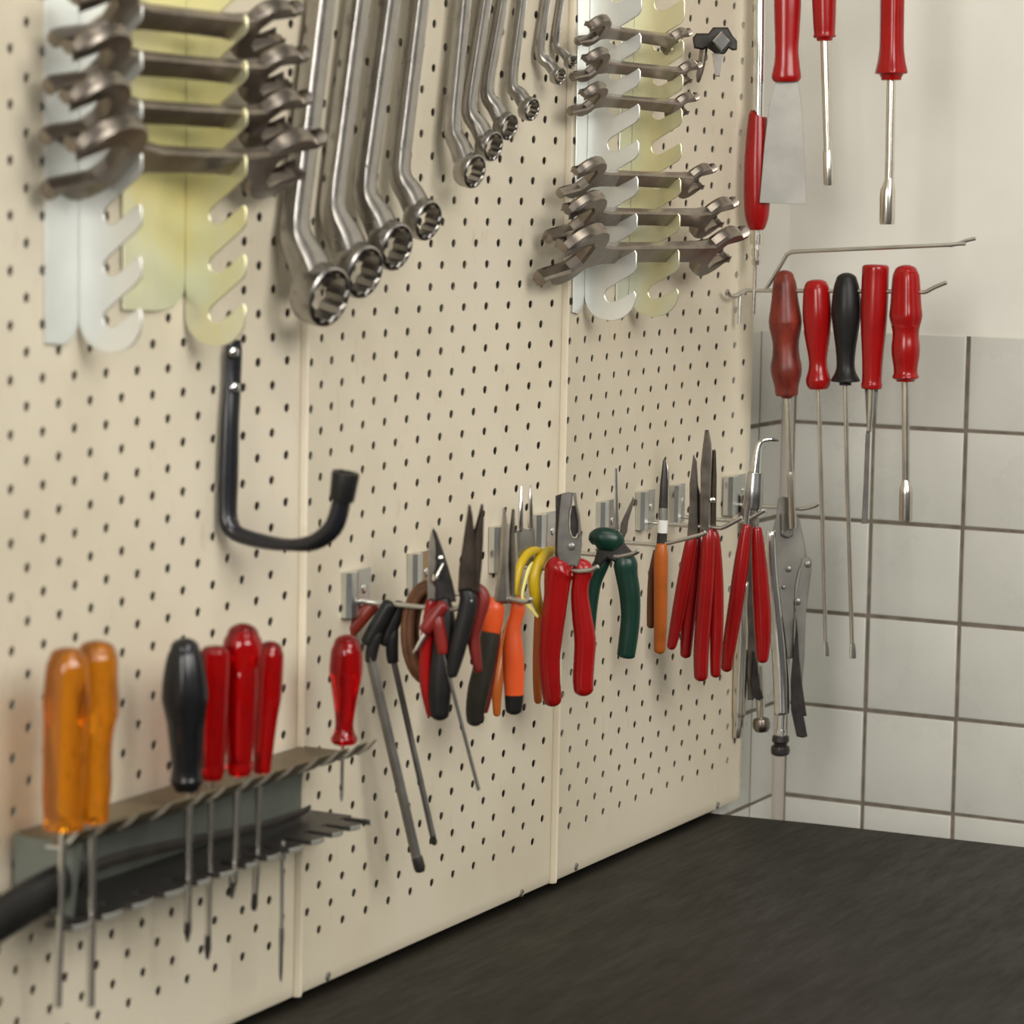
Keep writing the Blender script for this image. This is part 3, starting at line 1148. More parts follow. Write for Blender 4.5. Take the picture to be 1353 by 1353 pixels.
# small puller at the top edge
pl = PL(ony(-.03, 950, 70))
t = thing('gear_puller', pl.at(948, 80), 'small blackened two-legged puller with a square chrome spindle end, near the top edge', 'puller')
obj('yoke', flatp(pl, [(915, 50), (920, 44), (936, 44), (942, 36), (962, 36), (968, 47), (974, 54), (974, 66), (968, 67), (963, 64), (958, 71), (948, 74), (941, 68), (934, 63), (929, 66), (917, 64)], .014, 0, .002), M_BSTEEL, t)
bm = NB()
cc = pl.at(952, 55, .012)
ex = (pl.at(964, 55, .012) - cc)
ez = (pl.at(952, 42, .012) - cc)
ring = lambda k, d: [cc + ex * k + pl.n * d, cc + ez * k + pl.n * d, cc - ex * k + pl.n * d, cc - ez * k + pl.n * d]
loft(bm, [ring(1, -.02), ring(1, .010), ring(.85, .0125)])
obj('spindle', bm, M_CHROME, t)
obj('leg', tube(pl, [(930, 62, 5.5), (927, 85, 5), (923, 104, 3.5), (922.5, 109, 1.5)], 10, .7, 2), M_DSTEEL, t)
obj('leg', flatp(pl, [(940, 70), (957, 72), (952, 101), (945, 101)], .006, .006, .001), M_NICKEL, t)

# ------------------------------------------------------------------ pliers
def pliers(name, label, anchor, catg='pliers', group=None, base=None, n=FN):
    pl = PL(anchor, n)
    return pl, thing(name, base or anchor, label, catg, group)


def grip(t, pl, pts, m, flat=.8, name='handle', d=0., r0=.3, r1=.8, seg=16, label=None, sub=4):
    return obj(name, tube(pl, pts, seg, flat, sub, None, r0, r1, None, d), m, t, label=label)


def pivot(t, pl, px, py, rr, d, m=None):
    obj('rivet', disc(NB(), pl.at(px, py, d), pl.n, rr * pl.s, .0016), m or M_GSTEEL, t)


# bright red combination pliers
pl, t = pliers('combination_pliers', 'combination pliers with thick bright red grips, over the right panel seam', H3.at(752, 745))
M_HEAD = mat('grey_ground_steel', (.27, .255, .235), .36, .8, var=.15, scale=50)
obj('jaw', flatp(pl, [(742, 652), (752, 650), (757, 651), (756, 664), (753, 676), (752, 690), (753, 704), (757, 711), (762, 711), (768, 704), (769, 719), (767, 738), (763, 748), (751, 748), (738, 742), (736, 728), (737, 705), (739, 678)], .012, .0, .0012), M_HEAD, t)
obj('jaw', flatp(pl, [(757, 651), (761.5, 651), (763, 667), (766, 680), (768.5, 704), (762.5, 711), (763.5, 700), (764, 688), (761.5, 676), (759, 664)], .0115, .0004, .0008), M_HEAD, t)
obj('dark_opening_plate', flatp(pl, [(755.5, 668), (760, 668), (764.5, 688), (764, 702), (760, 710), (756, 708), (753.5, 699), (753.5, 682)], .006, -.0015, .0004), M_BSTEEL, t)  # dark plate added in the oval jaw opening, its darkness painted in
obj('jaw_flank', flatp(pl, [(734, 655), (743, 652), (739.5, 690), (738, 712), (738, 742), (733.5, 740), (733.5, 718), (734, 690)], .010, -.004, .001), M_BSTEEL, t)
pivot(t, pl, 755, 722, 5, .006, M_HEAD)
obj('handle', tube(pl, [(749, 746, 13), (741, 752, 21), (737, 764, 18.5), (735, 785, 16.5), (732, 810, 16), (728, 840, 15.8), (725.5, 870, 15), (727, 900, 13.8), (729.5, 920, 13), (730, 925, 12)], 18, .72, 4, None, .35, .75), M_RED, t)
obj('handle', tube(pl, [(763, 744, 9), (770, 753, 14.5), (768, 765, 12), (766, 785, 12), (769, 815, 13.5), (773, 845, 14.6), (772, 870, 14.2), (770.5, 895, 14), (771, 910, 13.5)], 18, .72, 4, None, .35, .75, None, -.003), M_RED, t)

# chrome circlip pliers with yellow collars and amber grips
pl, t = pliers('circlip_pliers', 'circlip pliers with two chrome pins, yellow collars and amber grips, left of the red pliers', H3.at(706, 760), n=(0, -1, 0))
for a, b, w in (((689, 642), (687, 702), 4.2), ((700.6, 641), (701.2, 698), 4.0)):
    obj('nose_pin', tube(pl, [(a[0], a[1], .9), (a[0] + (b[0] - a[0]) * .2, a[1] + 12, 2.0), (a[0] + (b[0] - a[0]) * .25, a[1] + 14, 2.6), (b[0], b[1] - 2, w), (b[0], b[1], w * .8)], 12, 1., 1), M_CHROME, t)
obj('jaw', flatp(pl, [(682, 700), (692, 698), (697, 700), (706, 697), (708, 720), (703, 745), (693, 748), (684, 735)], .008, -.004, .001), M_GSTEEL, t)
grip(t, pl, [(714, 727, 4), (704, 728, 6), (695, 734, 6.4), (687, 748, 6), (684, 766, 5.4), (682.5, 784, 4.5)], M_YELLOW, .9, 'collar', d=.002)
grip(t, pl, [(729, 727, 6), (719, 733, 9), (711, 745, 10), (706, 765, 9.6), (708, 788, 9), (714, 806, 7), (717, 812, 5)], M_YELLOW, .8, 'collar', d=.004)
obj('return_spring', tube(pl, [(704, 743, 1.5), (699, 752, 4.2), (693, 772, 3.6), (690, 788, 3.2), (693, 794, 3.2), (700, 802, 3.2), (708, 812, 2.6), (711, 815, 1.6)], 10, .35, 3, d=.013), M_PALEY, t)
grip(t, pl, [(713, 806, 7.5), (713, 830, 9.5), (711, 870, 8.6), (710, 905, 7), (711, 925, 6.5)], M_OWORN, .8, d=-.008)
grip(t, pl, [(690, 790, 6), (676, 822, 8), (664, 865, 8), (657, 905, 8.6), (656.5, 942, 6)], M_OWORN, .8, d=-.012, label='dirty amber grip hanging behind the orange pliers')

# orange and black long nose pliers
pl, t = pliers('long_nose_pliers', 'long nose pliers with orange and black grips and tall shiny jaws', H2.at(664, 800))
M_DNICK = mat('worn_bright_steel', (.44, .40, .345), .30, .95, var=.2, scale=40)
obj('jaw', flatp(pl, [(665, 671), (667.5, 671), (670.5, 690), (671, 730), (672.5, 765), (674, 798), (652, 798), (654, 780), (659, 750), (661, 715), (663, 688)], .010, .002, .0028), M_DNICK, t)
obj('jaw', flatp(pl, [(676.5, 672), (680, 673), (680.5, 700), (681, 740), (680, 798), (669, 798), (671.5, 760), (671.8, 730), (673, 700)], .010, -.003, .0024), M_DSTEEL, t)
obj('handle', tube(pl, [(654, 792, 9), (652, 800, 15), (650, 812, 16), (649, 824, 15.5), (648, 838, 13)], 16, .75, 3, None, .3), M_ORANGE, t, label='orange collar of the left grip')
obj('handle', tube(pl, [(681, 792, 6), (684.5, 802, 10), (682, 816, 9), (678.5, 832, 10), (677.5, 858, 14), (678.5, 885, 14.6), (679, 908, 13.5), (679.2, 918, 13)], 16, .75, 3, None, .3), M_ORANGE, t, label='orange right grip')
obj('grip_tip', tube(pl, [(679.2, 917, 13), (679, 928, 12.2), (678.5, 938, 11)], 16, .75, 2, None, 0, .6), M_BMATT, t)
grip(t, pl, [(648, 836, 12.5), (644, 858, 13.8), (638.5, 885, 14.6), (632, 912, 14.6), (628, 938, 13), (627, 951, 11)], M_OLIVE, .8, 'grip_sleeve', d=.006, r0=.1)
grip(t, pl, [(659, 834, 4), (655, 862, 4.5), (650, 890, 5), (645, 920, 5), (642, 940, 3)], M_DRED, .8, 'grip_stripe', d=-.002)

# dark needle nose pliers
pl, t = pliers('needle_nose_pliers', 'blackened needle nose pliers with open dark jaws pointing up', H1.at(612, 800))
M_BROWNB = mat('browned_steel', (.085, .066, .052), .33, .8, var=.3, scale=45)
obj('jaw', flatp(pl, [(619, 667), (621, 666.5), (624, 678), (626.5, 700), (628, 730), (627, 782), (605, 782), (606.5, 750), (609, 735), (614, 700)], .010, .002, .0028), M_BROWNB, t)
obj('jaw', flatp(pl, [(635.5, 666), (638.5, 666), (639.5, 680), (638.5, 715), (637, 745), (633, 784), (617, 784), (622, 740), (625.5, 703), (632, 680)], .010, -.003, .0024), M_BROWNB, t)
grip(t, pl, [(612, 774, 8), (619, 790, 12), (617, 808, 12.5), (610, 835, 12), (603, 865, 10.5), (598, 890, 7)], M_BMATT, .8, d=.0)
grip(t, pl, [(627, 774, 7), (638, 788, 10), (632, 812, 10.5), (626, 838, 9), (628, 862, 8), (632, 885, 6)], M_DRED, .8, d=-.012)

# wire strippers with red and black grips
pl, t = pliers('wire_stripper', 'wire stripping pliers with a dark pointed jaw and red edged black grips', H1.at(580, 800))
obj('jaw', flatp(pl, [(572.5, 697), (577, 704), (585, 726), (592, 748), (599, 774), (603, 795), (575, 797), (574, 760), (574, 730), (569, 712)], .008, -.002, .001), M_BSTEEL, t)
obj('jaw', flatp(pl, [(571, 699), (575, 716), (575.5, 738), (577, 742), (576, 755), (571, 760), (570, 768), (576, 776), (576, 793), (565, 793), (564.5, 760), (566, 738), (566.5, 718)], .010, .004, .0012), M_DNICK, t)
obj('adjusting_screw', tube(pl, [(586, 744, 1.2), (582, 752, 1.8), (578, 760, 2.8), (577, 765, 2.8)], 10, 1, 2, d=.011), M_CHROME, t)
obj('rivet', disc(NB(), pl.at(582, 737, .002), pl.n, .0024, .003), M_CHROME, t)
grip(t, pl, [(585, 792, 9), (588, 815, 12), (586, 850, 14), (583, 885, 15.2), (581, 920, 15), (581, 942, 13)], M_BMATT, .75, d=.003)
grip(t, pl, [(571, 792, 8), (566, 830, 9), (562, 868, 8.5), (563, 905, 8.5), (570, 942, 7)], M_RDIP, .8, d=-.001)

# dark green pliers
pl, t = pliers('green_pliers', 'dark green handled pliers with a bulging head guard, right of the bright red ones', H4.at(808, 730))
obj('nose_pin', tube(pl, [(813.5, 618.5, 2.4), (814, 640, 2.7), (814.5, 688, 3.6), (815, 700, 4)], 12, 1., 1), M_CHROME, t)
obj('blade', flatp(pl, [(836.5, 656), (839, 660), (830, 690), (829, 702), (824, 712), (819, 705), (820, 692), (829, 672)], .005, -.004, .001), M_DSTEEL, t)
bm = NB()
tube(pl, [(781.5, 715, 6), (785, 713, 12), (793, 712, 15.5), (803, 713, 16), (813, 715, 14.5), (819, 717, 10), (822, 719, 5)], 18, .75, 3, None, .4, .4, bm)
obj('head_guard', bm, M_GREEN, t)
obj('jaw', flatp(pl, [(792, 716), (824, 716), (836, 730), (832, 742), (818, 746), (803, 738), (793, 748), (784, 744)], .011, -.002, .002), M_BSTEEL, t)
grip(t, pl, [(822, 734, 11), (826, 744, 16), (828, 760, 15), (832, 785, 14.2), (833, 815, 13), (830, 845, 12.8), (827, 866, 12.2)], M_GREEN, .75, r1=.35)
grip(t, pl, [(803, 735, 8), (793, 748, 11), (784, 770, 11), (779, 800, 11), (777, 832, 10)], M_GREEN, .75, d=-.012)

# orange handled pliers with the white band
pl, t = pliers('banded_pliers', 'slim black tipped pliers with a white band and amber orange grips', H5.at(874, 715))
obj('jaw', tube(pl, [(877.5, 607, 1.4), (878, 615, 3), (877.5, 640, 5.5), (876.5, 668, 6.2), (876.5, 672, 6.2)], 12, .8, 1), M_BSTEEL, t)
obj('jaw', tube(pl, [(881, 614, 1.2), (882, 622, 2.4), (881, 645, 3)], 10, 1., 1, d=-.004), M_NICKEL, t)
obj('ferrule', tube(pl, [(876.5, 671, 6.4), (876.2, 688, 6.4)], 14, .9, 1), M_GSTEEL, t)
obj('white_band', tube(pl, [(876, 687, 6.8), (875, 704, 6.8)], 14, .9, 1), M_WHITE, t)
obj('collar', tube(pl, [(875, 703, 6.6), (874, 722, 7)], 14, .9, 1), M_BSTEEL, t)
grip(t, pl, [(874, 720, 7), (873.5, 735, 9.3), (873, 780, 9.3), (872.5, 830, 8.6), (871.5, 858, 8)], M_OWORN, .85, d=.004)
grip(t, pl, [(868, 728, 5), (863, 760, 6.5), (861, 800, 6.5), (860, 826, 5.5)], M_BROWN, .85, d=-.008, label='brown grip at the back')

# two slim pairs with red dipped grips
pl, t = pliers('cutting_pliers', 'dark jawed pliers with slim red dipped grips, beside the amber orange pliers', H6.at(917, 700))
obj('jaw', flatp(pl, [(916, 600), (921, 610), (923, 650), (924, 705), (912, 714), (908, 706), (911, 670), (911, 640)], .009, .0, .0016), M_DSTEEL, t)
obj('jaw', flatp(pl, [(922, 640), (926, 655), (926, 714), (919, 718), (918, 690)], .008, -.006, .0016), M_BSTEEL, t)
grip(t, pl, [(914, 708, 6), (912, 722, 8.2), (905, 760, 9.2), (896, 810, 8.8), (889, 846, 7), (887, 854, 6)], M_RDIP, .85, d=.002)
grip(t, pl, [(921, 712, 6), (919, 730, 8.5), (914, 780, 9.2), (908.5, 830, 9), (906, 864, 7.5)], M_RDIP, .85, d=-.004)
pl, t = pliers('end_cutter', 'tall brown steel pliers with long red dipped grips, left of the bent nose pliers', H6.at(938, 698))
obj('jaw', flatp(pl, [(931.5, 568), (936.5, 568), (940, 586), (940.5, 610), (939, 660), (938.5, 706), (925, 702), (925.5, 640), (925.5, 618), (928.5, 590)], .011, .003, .002), M_DSTEEL, t)
obj('jaw', flatp(pl, [(941, 594), (946, 596), (947, 630), (946, 705), (936, 708), (938.5, 660), (940.5, 615)], .010, -.004, .0016), M_BROWNB, t)
obj('rivet', disc(NB(), pl.at(941.5, 661, .008), pl.n, .0034, .0026), M_NICKEL, t)
grip(t, pl, [(936.5, 700, 6), (936, 715, 8.8), (934, 760, 10.2), (930, 810, 10.6), (926.5, 860, 10.4), (926, 893, 9.4)], M_RDIP, .85, d=.004)
grip(t, pl, [(942, 702, 6), (944, 716, 8), (947, 770, 9), (947, 830, 9), (945.5, 870, 7.6), (945.5, 890, 7)], M_RDIP, .85, d=-.003)

# bent nose pliers
pl, t = pliers('bent_nose_pliers', 'chrome bent nose circlip pliers with red dipped grips, nose curving to the right', H7.at(994, 690))
obj('nose', tube(pl, [(998, 628, 7.6), (999.5, 612, 6.6), (1001, 598, 5.4), (1003, 589, 4.4), (1007, 583, 3.6), (1013, 581, 2.8), (1020, 580.5, 2.3)], 14, .9, 3), M_CHROME, t)
obj('tip', tube(pl, [(1019, 580.5, 2.4), (1024, 581.5, 2), (1029, 582, .8)], 10, .9, 1), M_BSTEEL, t)
M_CHROME2 = mat('brushed_chrome', (.52, .52, .51), .24, 1., var=.1, scale=50)
obj('cone_body', tube(pl, [(998.3, 624.5, 9.4), (998.2, 625, 10.6), (996.5, 648, 12), (994.5, 671, 13.6), (994.3, 673, 12.4)], 18, .75, 1), M_CHROME2, t)
obj('tang', tube(pl, [(988, 672, 4), (986.5, 684, 3.6), (986, 698, 4)], 12, .8, 1, d=.003), M_CHROME, t)
obj('tang', tube(pl, [(998, 672, 4), (999, 684, 3.6), (1000, 702, 4)], 12, .8, 1, d=-.003), M_CHROME2, t)
grip(t, pl, [(986.5, 694, 6), (984, 712, 8.2), (979, 748, 10), (972, 800, 10.2), (964, 850, 9.4), (960, 882, 7.6)], M_RDIP, .85, d=.003)
grip(t, pl, [(1000, 698, 6.5), (1001, 716, 8.5), (1004, 760, 11), (1007, 810, 12), (1008, 845, 10.8), (1007.5, 870, 8)], M_RDIP, .85, d=-.002)

# locking pliers: the large pair in front
pl, t = pliers('locking_pliers', 'large grey locking pliers with a chrome tube handle, rightmost of the row', H8.at(1042, 720))
obj('body_plate', flatp(pl, [(1028, 659), (1034, 656), (1041.5, 657), (1046, 671), (1057, 688), (1062, 712), (1065.5, 731), (1064, 742), (1055.5, 753), (1051, 775), (1049.5, 830), (1048, 870), (1034, 870), (1030.5, 820), (1028, 765), (1019, 722), (1021, 701), (1025.5, 682)], .009, .0, .0012), M_GSTEEL, t)
obj('jaw', flatp(pl, [(1032, 679), (1037, 678), (1036.5, 702), (1041, 697), (1048, 699), (1048, 708), (1041, 711), (1033, 707)], .006, .006, .001), M_HEAD, t)
obj('handle', tube(pl, [(1019, 702, 6), (1018, 722, 8), (1020, 760, 8.6), (1025, 810, 9.4), (1029, 850, 10.4), (1032, 895, 10.8), (1033, 935, 10.4), (1033, 942, 10), (1033, 944.5, 7)], 18, .9, 3, None, .2, 0, None, .005), M_CHROME, t, label='long chrome tube handle')
obj('collar', tube(pl, [(1032.8, 941, 9.2), (1032.8, 943, 9.6), (1033, 944, 7)], 16, .9, 1), M_BSTEEL, t)
obj('adjusting_screw', tube(pl, [(1033, 942, 5.8), (1032, 963, 5.6), (1032, 963.5, 7), (1031.5, 972, 7)], 14, 1., 1), M_CHROME, t)
obj('knurled_knob', tube(pl, [(1031.5, 971, 7), (1031.5, 972.5, 11), (1031.3, 979, 11.6), (1031.3, 982, 9), (1031.2, 984.5, 8.5), (1031.2, 986, 12), (1031, 991, 13), (1031, 996, 12), (1031, 998, 9)], 24, 1., 1, lambda k: (12, .05)), M_BSTEEL, t)
obj('lever', flatp(pl, [(1059.5, 738), (1066, 733.5), (1072.5, 739), (1072.5, 752), (1068, 785), (1064.5, 815), (1063, 870), (1060, 905), (1053.5, 905), (1052, 860), (1050.5, 815), (1051.5, 790), (1056, 762)], .006, .004, .001), M_GSTEEL, t)
obj('release_lever', flatp(pl, [(1052, 815), (1054.5, 840), (1056, 870), (1060, 905), (1066, 946), (1062, 946), (1067, 973), (1061, 975), (1052.5, 973), (1045, 938), (1044.5, 900), (1047, 870), (1050.5, 838)], .008, .009, .0012), M_BSTEEL, t)
for a, b, rr, dd in ((1042, 752, 4, .0045), (1035, 776, 2.6, .0045), (1067.5, 745.5, 4.4, .007), (1054, 795, 4.4, .007)):
    pivot(t, pl, a, b, rr, dd, M_HEAD)

# locking pliers: the smaller pair behind the red grips
pl, t = pliers('locking_pliers', 'smaller locking pliers half hidden behind the red bent nose pliers, knurled knob below', H8.at(992, 735) + V((.0, .012, 0)))
obj('body_plate', flatp(pl, [(980, 655), (990, 652), (1000, 690), (1003, 740), (1004, 800), (1002, 880), (996, 925), (988, 925), (986, 860), (984, 800), (980, 740), (977, 700)], .008, -.004, .001), M_DSTEEL, t)
obj('handle', tube(pl, [(985, 770, 5), (981, 800, 7), (980.5, 835, 9), (978.5, 880, 9.4), (977, 920, 9), (976.5, 944, 8.6), (976.2, 946, 7)], 16, .9, 3, None, .3), M_NICKEL, t, label='bright tube handle on the left')
obj('handle_end', tube(pl, [(976.2, 944, 7.2), (975.5, 960, 6.8), (974, 972, 6.2), (973.8, 975, 4)], 14, .9, 1), M_NICKEL, t)
obj('release_lever', flatp(pl, [(996, 860), (1001, 880), (1005, 910), (1009, 922), (1003, 926), (996, 922), (992, 905), (994, 880)], .006, .004, .001), M_BSTEEL, t)
obj('adjusting_screw', tube(pl, [(1003, 880, 6), (1004, 915, 6.5), (1004.5, 930, 6.2), (1005, 944, 5.4), (1005.5, 951, 4.6)], 14, 1., 1), M_NICKEL, t)
obj('knurled_knob', tube(pl, [(1005.5, 948, 6), (1005.7, 950, 10.5), (1006, 956, 12), (1006.3, 962, 11.4), (1006.5, 966.5, 8.5)], 24, 1., 1, lambda k: (12, .06)), M_DSTEEL, t)

# ------------------------------------------------------------------ hex keys with cross handles
def tkey(label, anchor, bar, bar_w, bm_, stem, shaft, shw, tip=None, stub=None, d=0.):
    pl = PL(anchor)
    t = thing('hex_key', anchor, label, 'hex key', 'cross handled hex keys')
    obj('cross_handle', tube(pl, [(bar[0][0], bar[0][1], bar_w * .92), (lerp(bar[0][0], bar[1][0], .5), lerp(bar[0][1], bar[1][1], .5), bar_w), (bar[1][0], bar[1][1], bar_w * .92)], 16, .9, 3, None, .6, .6, None, d), bm_, t)
    if stem:
        obj('stem_collar', tube(pl, [(a, b, w) for a, b, w in stem], 14, .9, 2, None, .3, .2, None, d), bm_, t)
    if shaft:
        obj('shaft', tube(pl, [(shaft[0][0], shaft[0][1], shw), (shaft[1][0], shaft[1][1], shw)], 6, 1., 1, None, 0, 0, None, d), M_KEY, t)
    if tip:
        obj('hex_tip', tube(pl, tip, 10, 1., 1, None, 0, .3, None, d), M_BSTEEL, t)
    if stub:
        obj('short_end', tube(pl, stub, 10, 1., 1, None, 0, .6, None, d), M_BSTEEL if bm_ is not M_DRED2 else M_NICKEL, t)
    return t


M_DRED2 = mat('dull_red_plastic_handle', (.18, .013, .010), .36, var=.35, scale=30)
tkey('dark red cross handled key, its grip leaning behind the small clear red screwdriver', H1.at(470, 825), ((492, 800), (444, 853)), 10.5, M_RWORN, None, ((468, 838), (470, 900)), 4, None, [(444, 853, 7), (434, 866, 6), (428, 873, 6)], .0)
tkey('black handled hex key with the longest and thickest grey bar', H1.at(498, 830), ((514, 799), (486, 848)), 10.5, M_BMATT, [(497, 835, 9), (491, 862, 8.5), (490, 874, 7.5)], ((489.5, 868), (551, 1136)), 7.4, [(550.5, 1132, 7.6), (552, 1137, 8), (554.5, 1147, 8), (555, 1151, 6.5)], None, .008)
tkey('black handled hex key with a thinner bar, right of the longest one', H1.at(518, 828), ((529, 800), (508, 848)), 10.5, M_BMATT, [(518, 832, 9), (518, 862, 8.5), (519.5, 875, 7.5)], ((519.5, 870), (572, 1105)), 4.6, [(572, 1104, 4.6), (572.6, 1107, 3.6), (573.5, 1112, 4.6), (574, 1116, 3)], None, -.010)
tkey('small red cross handled key with a thin dark bar, before the wire strippers', H1.at(575, 830) + V((0, -.022, 0)), ((585, 800), (562, 832)), 9.5, M_DRED2, [(577, 815, 9), (583, 845, 8.5), (585, 863, 7)], ((583.5, 855), (632.5, 1044)), 2.7, None, [(562, 838, 4), (551, 857, 3.6), (547, 862, 3)], .0)

# coil of brown leather cord behind the wire strippers
ctr = H1.at(566, 835) + V((.004, .03, 0))
pl = PL(ctr)
bm = NB()
for k, (rx, ry, dd) in enumerate(((31, 64, .0), (26, 58, .004), (21, 52, -.004))):
    pts = []
    for a in range(0, 33):
        th = 2 * math.pi * a / 32
        pts.append((566 + k * 1.5 + rx * math.cos(th), 836 + ry * math.sin(th), 6.2, dd + .002 * math.sin(3 * th + k)))
    tube(pl, pts, 10, 1., 1, None, 0, 0, bm)
o = obj('leather_cord', bm, M_CORD)
recenter(o)
tag(o, 'coil of brown leather cord hanging behind the wire stripping pliers', 'cord')
# ------------------------------------------------------------------ sheet metal screwdriver rack
yb = -.0045
xL = ony(yb, 22, 1150).x
xR = ony(yb, 402, 1030).x
zt = ony(yb, 402, 992).z
zt2 = ony(yb, 24, 1092).z
ztp = (zt + zt2) / 2
D0 = .062
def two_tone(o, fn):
    """brighter second material on cut edges, picked by face direction"""
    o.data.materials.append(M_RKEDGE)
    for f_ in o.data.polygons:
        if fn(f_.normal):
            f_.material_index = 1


rk = thing('screwdriver_rack', (lerp(xL, xR, .5), yb, ztp - .05), 'grey green sheet metal screwdriver rack with slotted top lip on the lower left', 'tool rack')
bm = NB()
zlo = ztp - .062
box(bm, ((xL + xR) / 2, yb + .001, (ztp + zlo) / 2), (xR - xL, .0022, ztp - zlo))
obj('back_plate', bm, M_DZINC, rk)
slots_px = [(81, 1103), (121, 1092), (161, 1080), (204, 1067), (249, 1052), (278, 1043), (313, 1031), (341, 1025), (370, 1015), (400, 1007), (428, 998), (452, 991), (476, 984)]
yl = yb - D0
sx = [_xof(px, yl, ztp) for px, py in slots_px]
# top shelf with a lip bent up at the front and cut into fingers
bm = NB()
edges = [xL] + sorted(sx) + [xR]
prism2(bm, [(xL, 0), (xR, 0), (xR, -.042), (xL, -.042)], lambda u, v, w: V((u, yb + v, ztp - .001 + w)), .002, .0003)
M_RKTOP = mat('brownish_worn_sheet', (.16, .125, .075), .45, .35, var=.25, scale=20)
M_RKEDGE = mat('bright_sheet_edge', (.62, .62, .57), .36, .85, var=.12, scale=20)
bm = NB()
prism2(bm, [(xL, 0), (xR, 0), (xR, -.044), (xL, -.044)], lambda u, v, w: V((u, yb + v, ztp - .001 + w)), .002, .0003)
obj('top_shelf', bm, M_RKTOP, rk)
ss = sorted(sx)
bounds = [xL] + ss + [min(xR + .004, ss[-1] + .022)]
for a, b in zip(bounds, bounds[1:]):
    g = .0058
    x0, x1 = a + g, b - g
    if x1 - x0 < .004:
        x0, x1 = (a + b) / 2 - .002, (a + b) / 2 + .002
    prof = [(-.0435, 0.), (-.055, .0008), (-.064, .0065), (-.072, .0135), (-.0728, .0126), (-.066, .0050), (-.0565, -.0014), (-.0435, -.002)]
    bm = NB()
    loft(bm, [[V((x, yb + y, ztp + z)) for y, z in prof] for x in (x0, x1)])
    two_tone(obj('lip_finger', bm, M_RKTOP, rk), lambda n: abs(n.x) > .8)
# lower shelf
zl2 = onx(xR, 402, 1072)
zs_ = ony(yb, 402, 1071).z
bm = NB()
prism2(bm, [(xL, 0), (xR + .006, 0), (xR + .006, -.044), (xL, -.044)], lambda u, v, w: V((u, yb + v, zs_ - .001 + w)), .002, .0003)
obj('lower_shelf', bm, M_BSTEEL, rk)
for a, b in zip(bounds, bounds[1:]):
    g = .0050
    x0, x1 = a + g, b - g
    if x1 - x0 < .004:
        x0, x1 = (a + b) / 2 - .002, (a + b) / 2 + .002
    xm, hwid = (x0 + x1) / 2, (x1 - x0) / 2
    P = [(x0, -.0435), (x1, -.0435), (x1, -.060)] + [(xm + hwid * math.cos(q), -.064 - .006 * math.sin(q)) for q in [math.pi * k / 6 for k in range(1, 6)]] + [(x0, -.060)]
    bm = NB()
    prism2(bm, P, lambda u, v, w: V((u, yb + v, zs_ - .002 + w)), .004, .0003)
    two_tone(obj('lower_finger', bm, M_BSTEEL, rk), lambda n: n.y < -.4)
bm = NB()
prism2(bm, [(0, 0), (0, -.058), (zs_ - ztp, -.05), (zs_ - ztp, 0)], lambda u, v, w: V((xL + .001 + w, yb + v, ztp - .002 + u)), .002, .0002)
obj('end_plate', bm, M_DZINC, rk)

ya = yb - .060
GS = 'screwdrivers standing in the sheet metal rack'


def rack_driver(label, top, bot, prof, m, shaft, group=None, flute=None, y=None, tip=None, capr=.7, tm=None):
    pl = PL(ony(y if y is not None else ya, *bot))
    sh = [('shaft', shaft, M_NICKEL)]
    if tip:
        sh.append((('blade_tip', .6), tip, tm or M_BSTEEL))
    return driver('screwdriver', label, 'screwdriver', pl, top, bot, prof, m, sh, M_NICKEL, GS, flute, capr=capr)


rack_driver('amber handled screwdriver at the far left of the rack', (90.5, 866), (84, 1095),
            [(0, 24), (.05, 29), (.15, 31.5), (.27, 33), (.4, 31.5), (.6, 30.5), (.8, 30), (.92, 28), (.97, 28.5), (1, 26)], M_ATRANS,
            [(84, 1088, 5.5), (79, 1230, 5.5), (76, 1330, 5.5)], None, lobes(6, .10, .12, .93), capr=.45)
rack_driver('amber handled screwdriver, second from the left, with a bulged grip', (128.5, 858), (120, 1085),
            [(0, 24), (.05, 29), (.18, 30), (.30, 32.5), (.37, 32.5), (.48, 27), (.6, 25.5), (.78, 27), (.9, 25), (1, 23)], M_ATRANS,
            [(121.5, 1078, 5.6), (121, 1200, 5.6), (119.5, 1330, 5.6)], None, lobes(6, .10, .10, .93), y=ya - .002, capr=.5)
rack_driver('black handled screwdriver left of the clear red ones', (244, 856), (247, 1045),
            [(0, 19), (.05, 24), (.18, 29.5), (.33, 32.5), (.42, 30), (.52, 25.5), (.7, 22), (.82, 20), (.89, 20.5), (.93, 22), (.96, 19), (1, 15)], M_BLACK,
            [(249, 1040, 5), (249, 1150, 4.8), (248, 1218, 4.5)], None, lobes(6, .10, .08, .45), tip=[(248, 1216, 5), (248, 1230, 5), (247.5, 1242, 2.2), (247.5, 1245, 1)])
rack_driver('clear red screwdriver nearest to the black one', (285, 858), (280, 1030),
            [(0, 18), (.05, 20), (.25, 20), (.5, 19.5), (.8, 18), (.93, 17), (1, 13)], M_RTRANS,
            [(278.5, 1024, 4), (277, 1150, 3.8), (275, 1236, 3.6)], None, lobes(8, .08, .2, .93), y=ya + .004, tip=[(275, 1233, 4), (274.5, 1252, 5), (274, 1264, 3), (274, 1268, 1.5)], capr=.3)
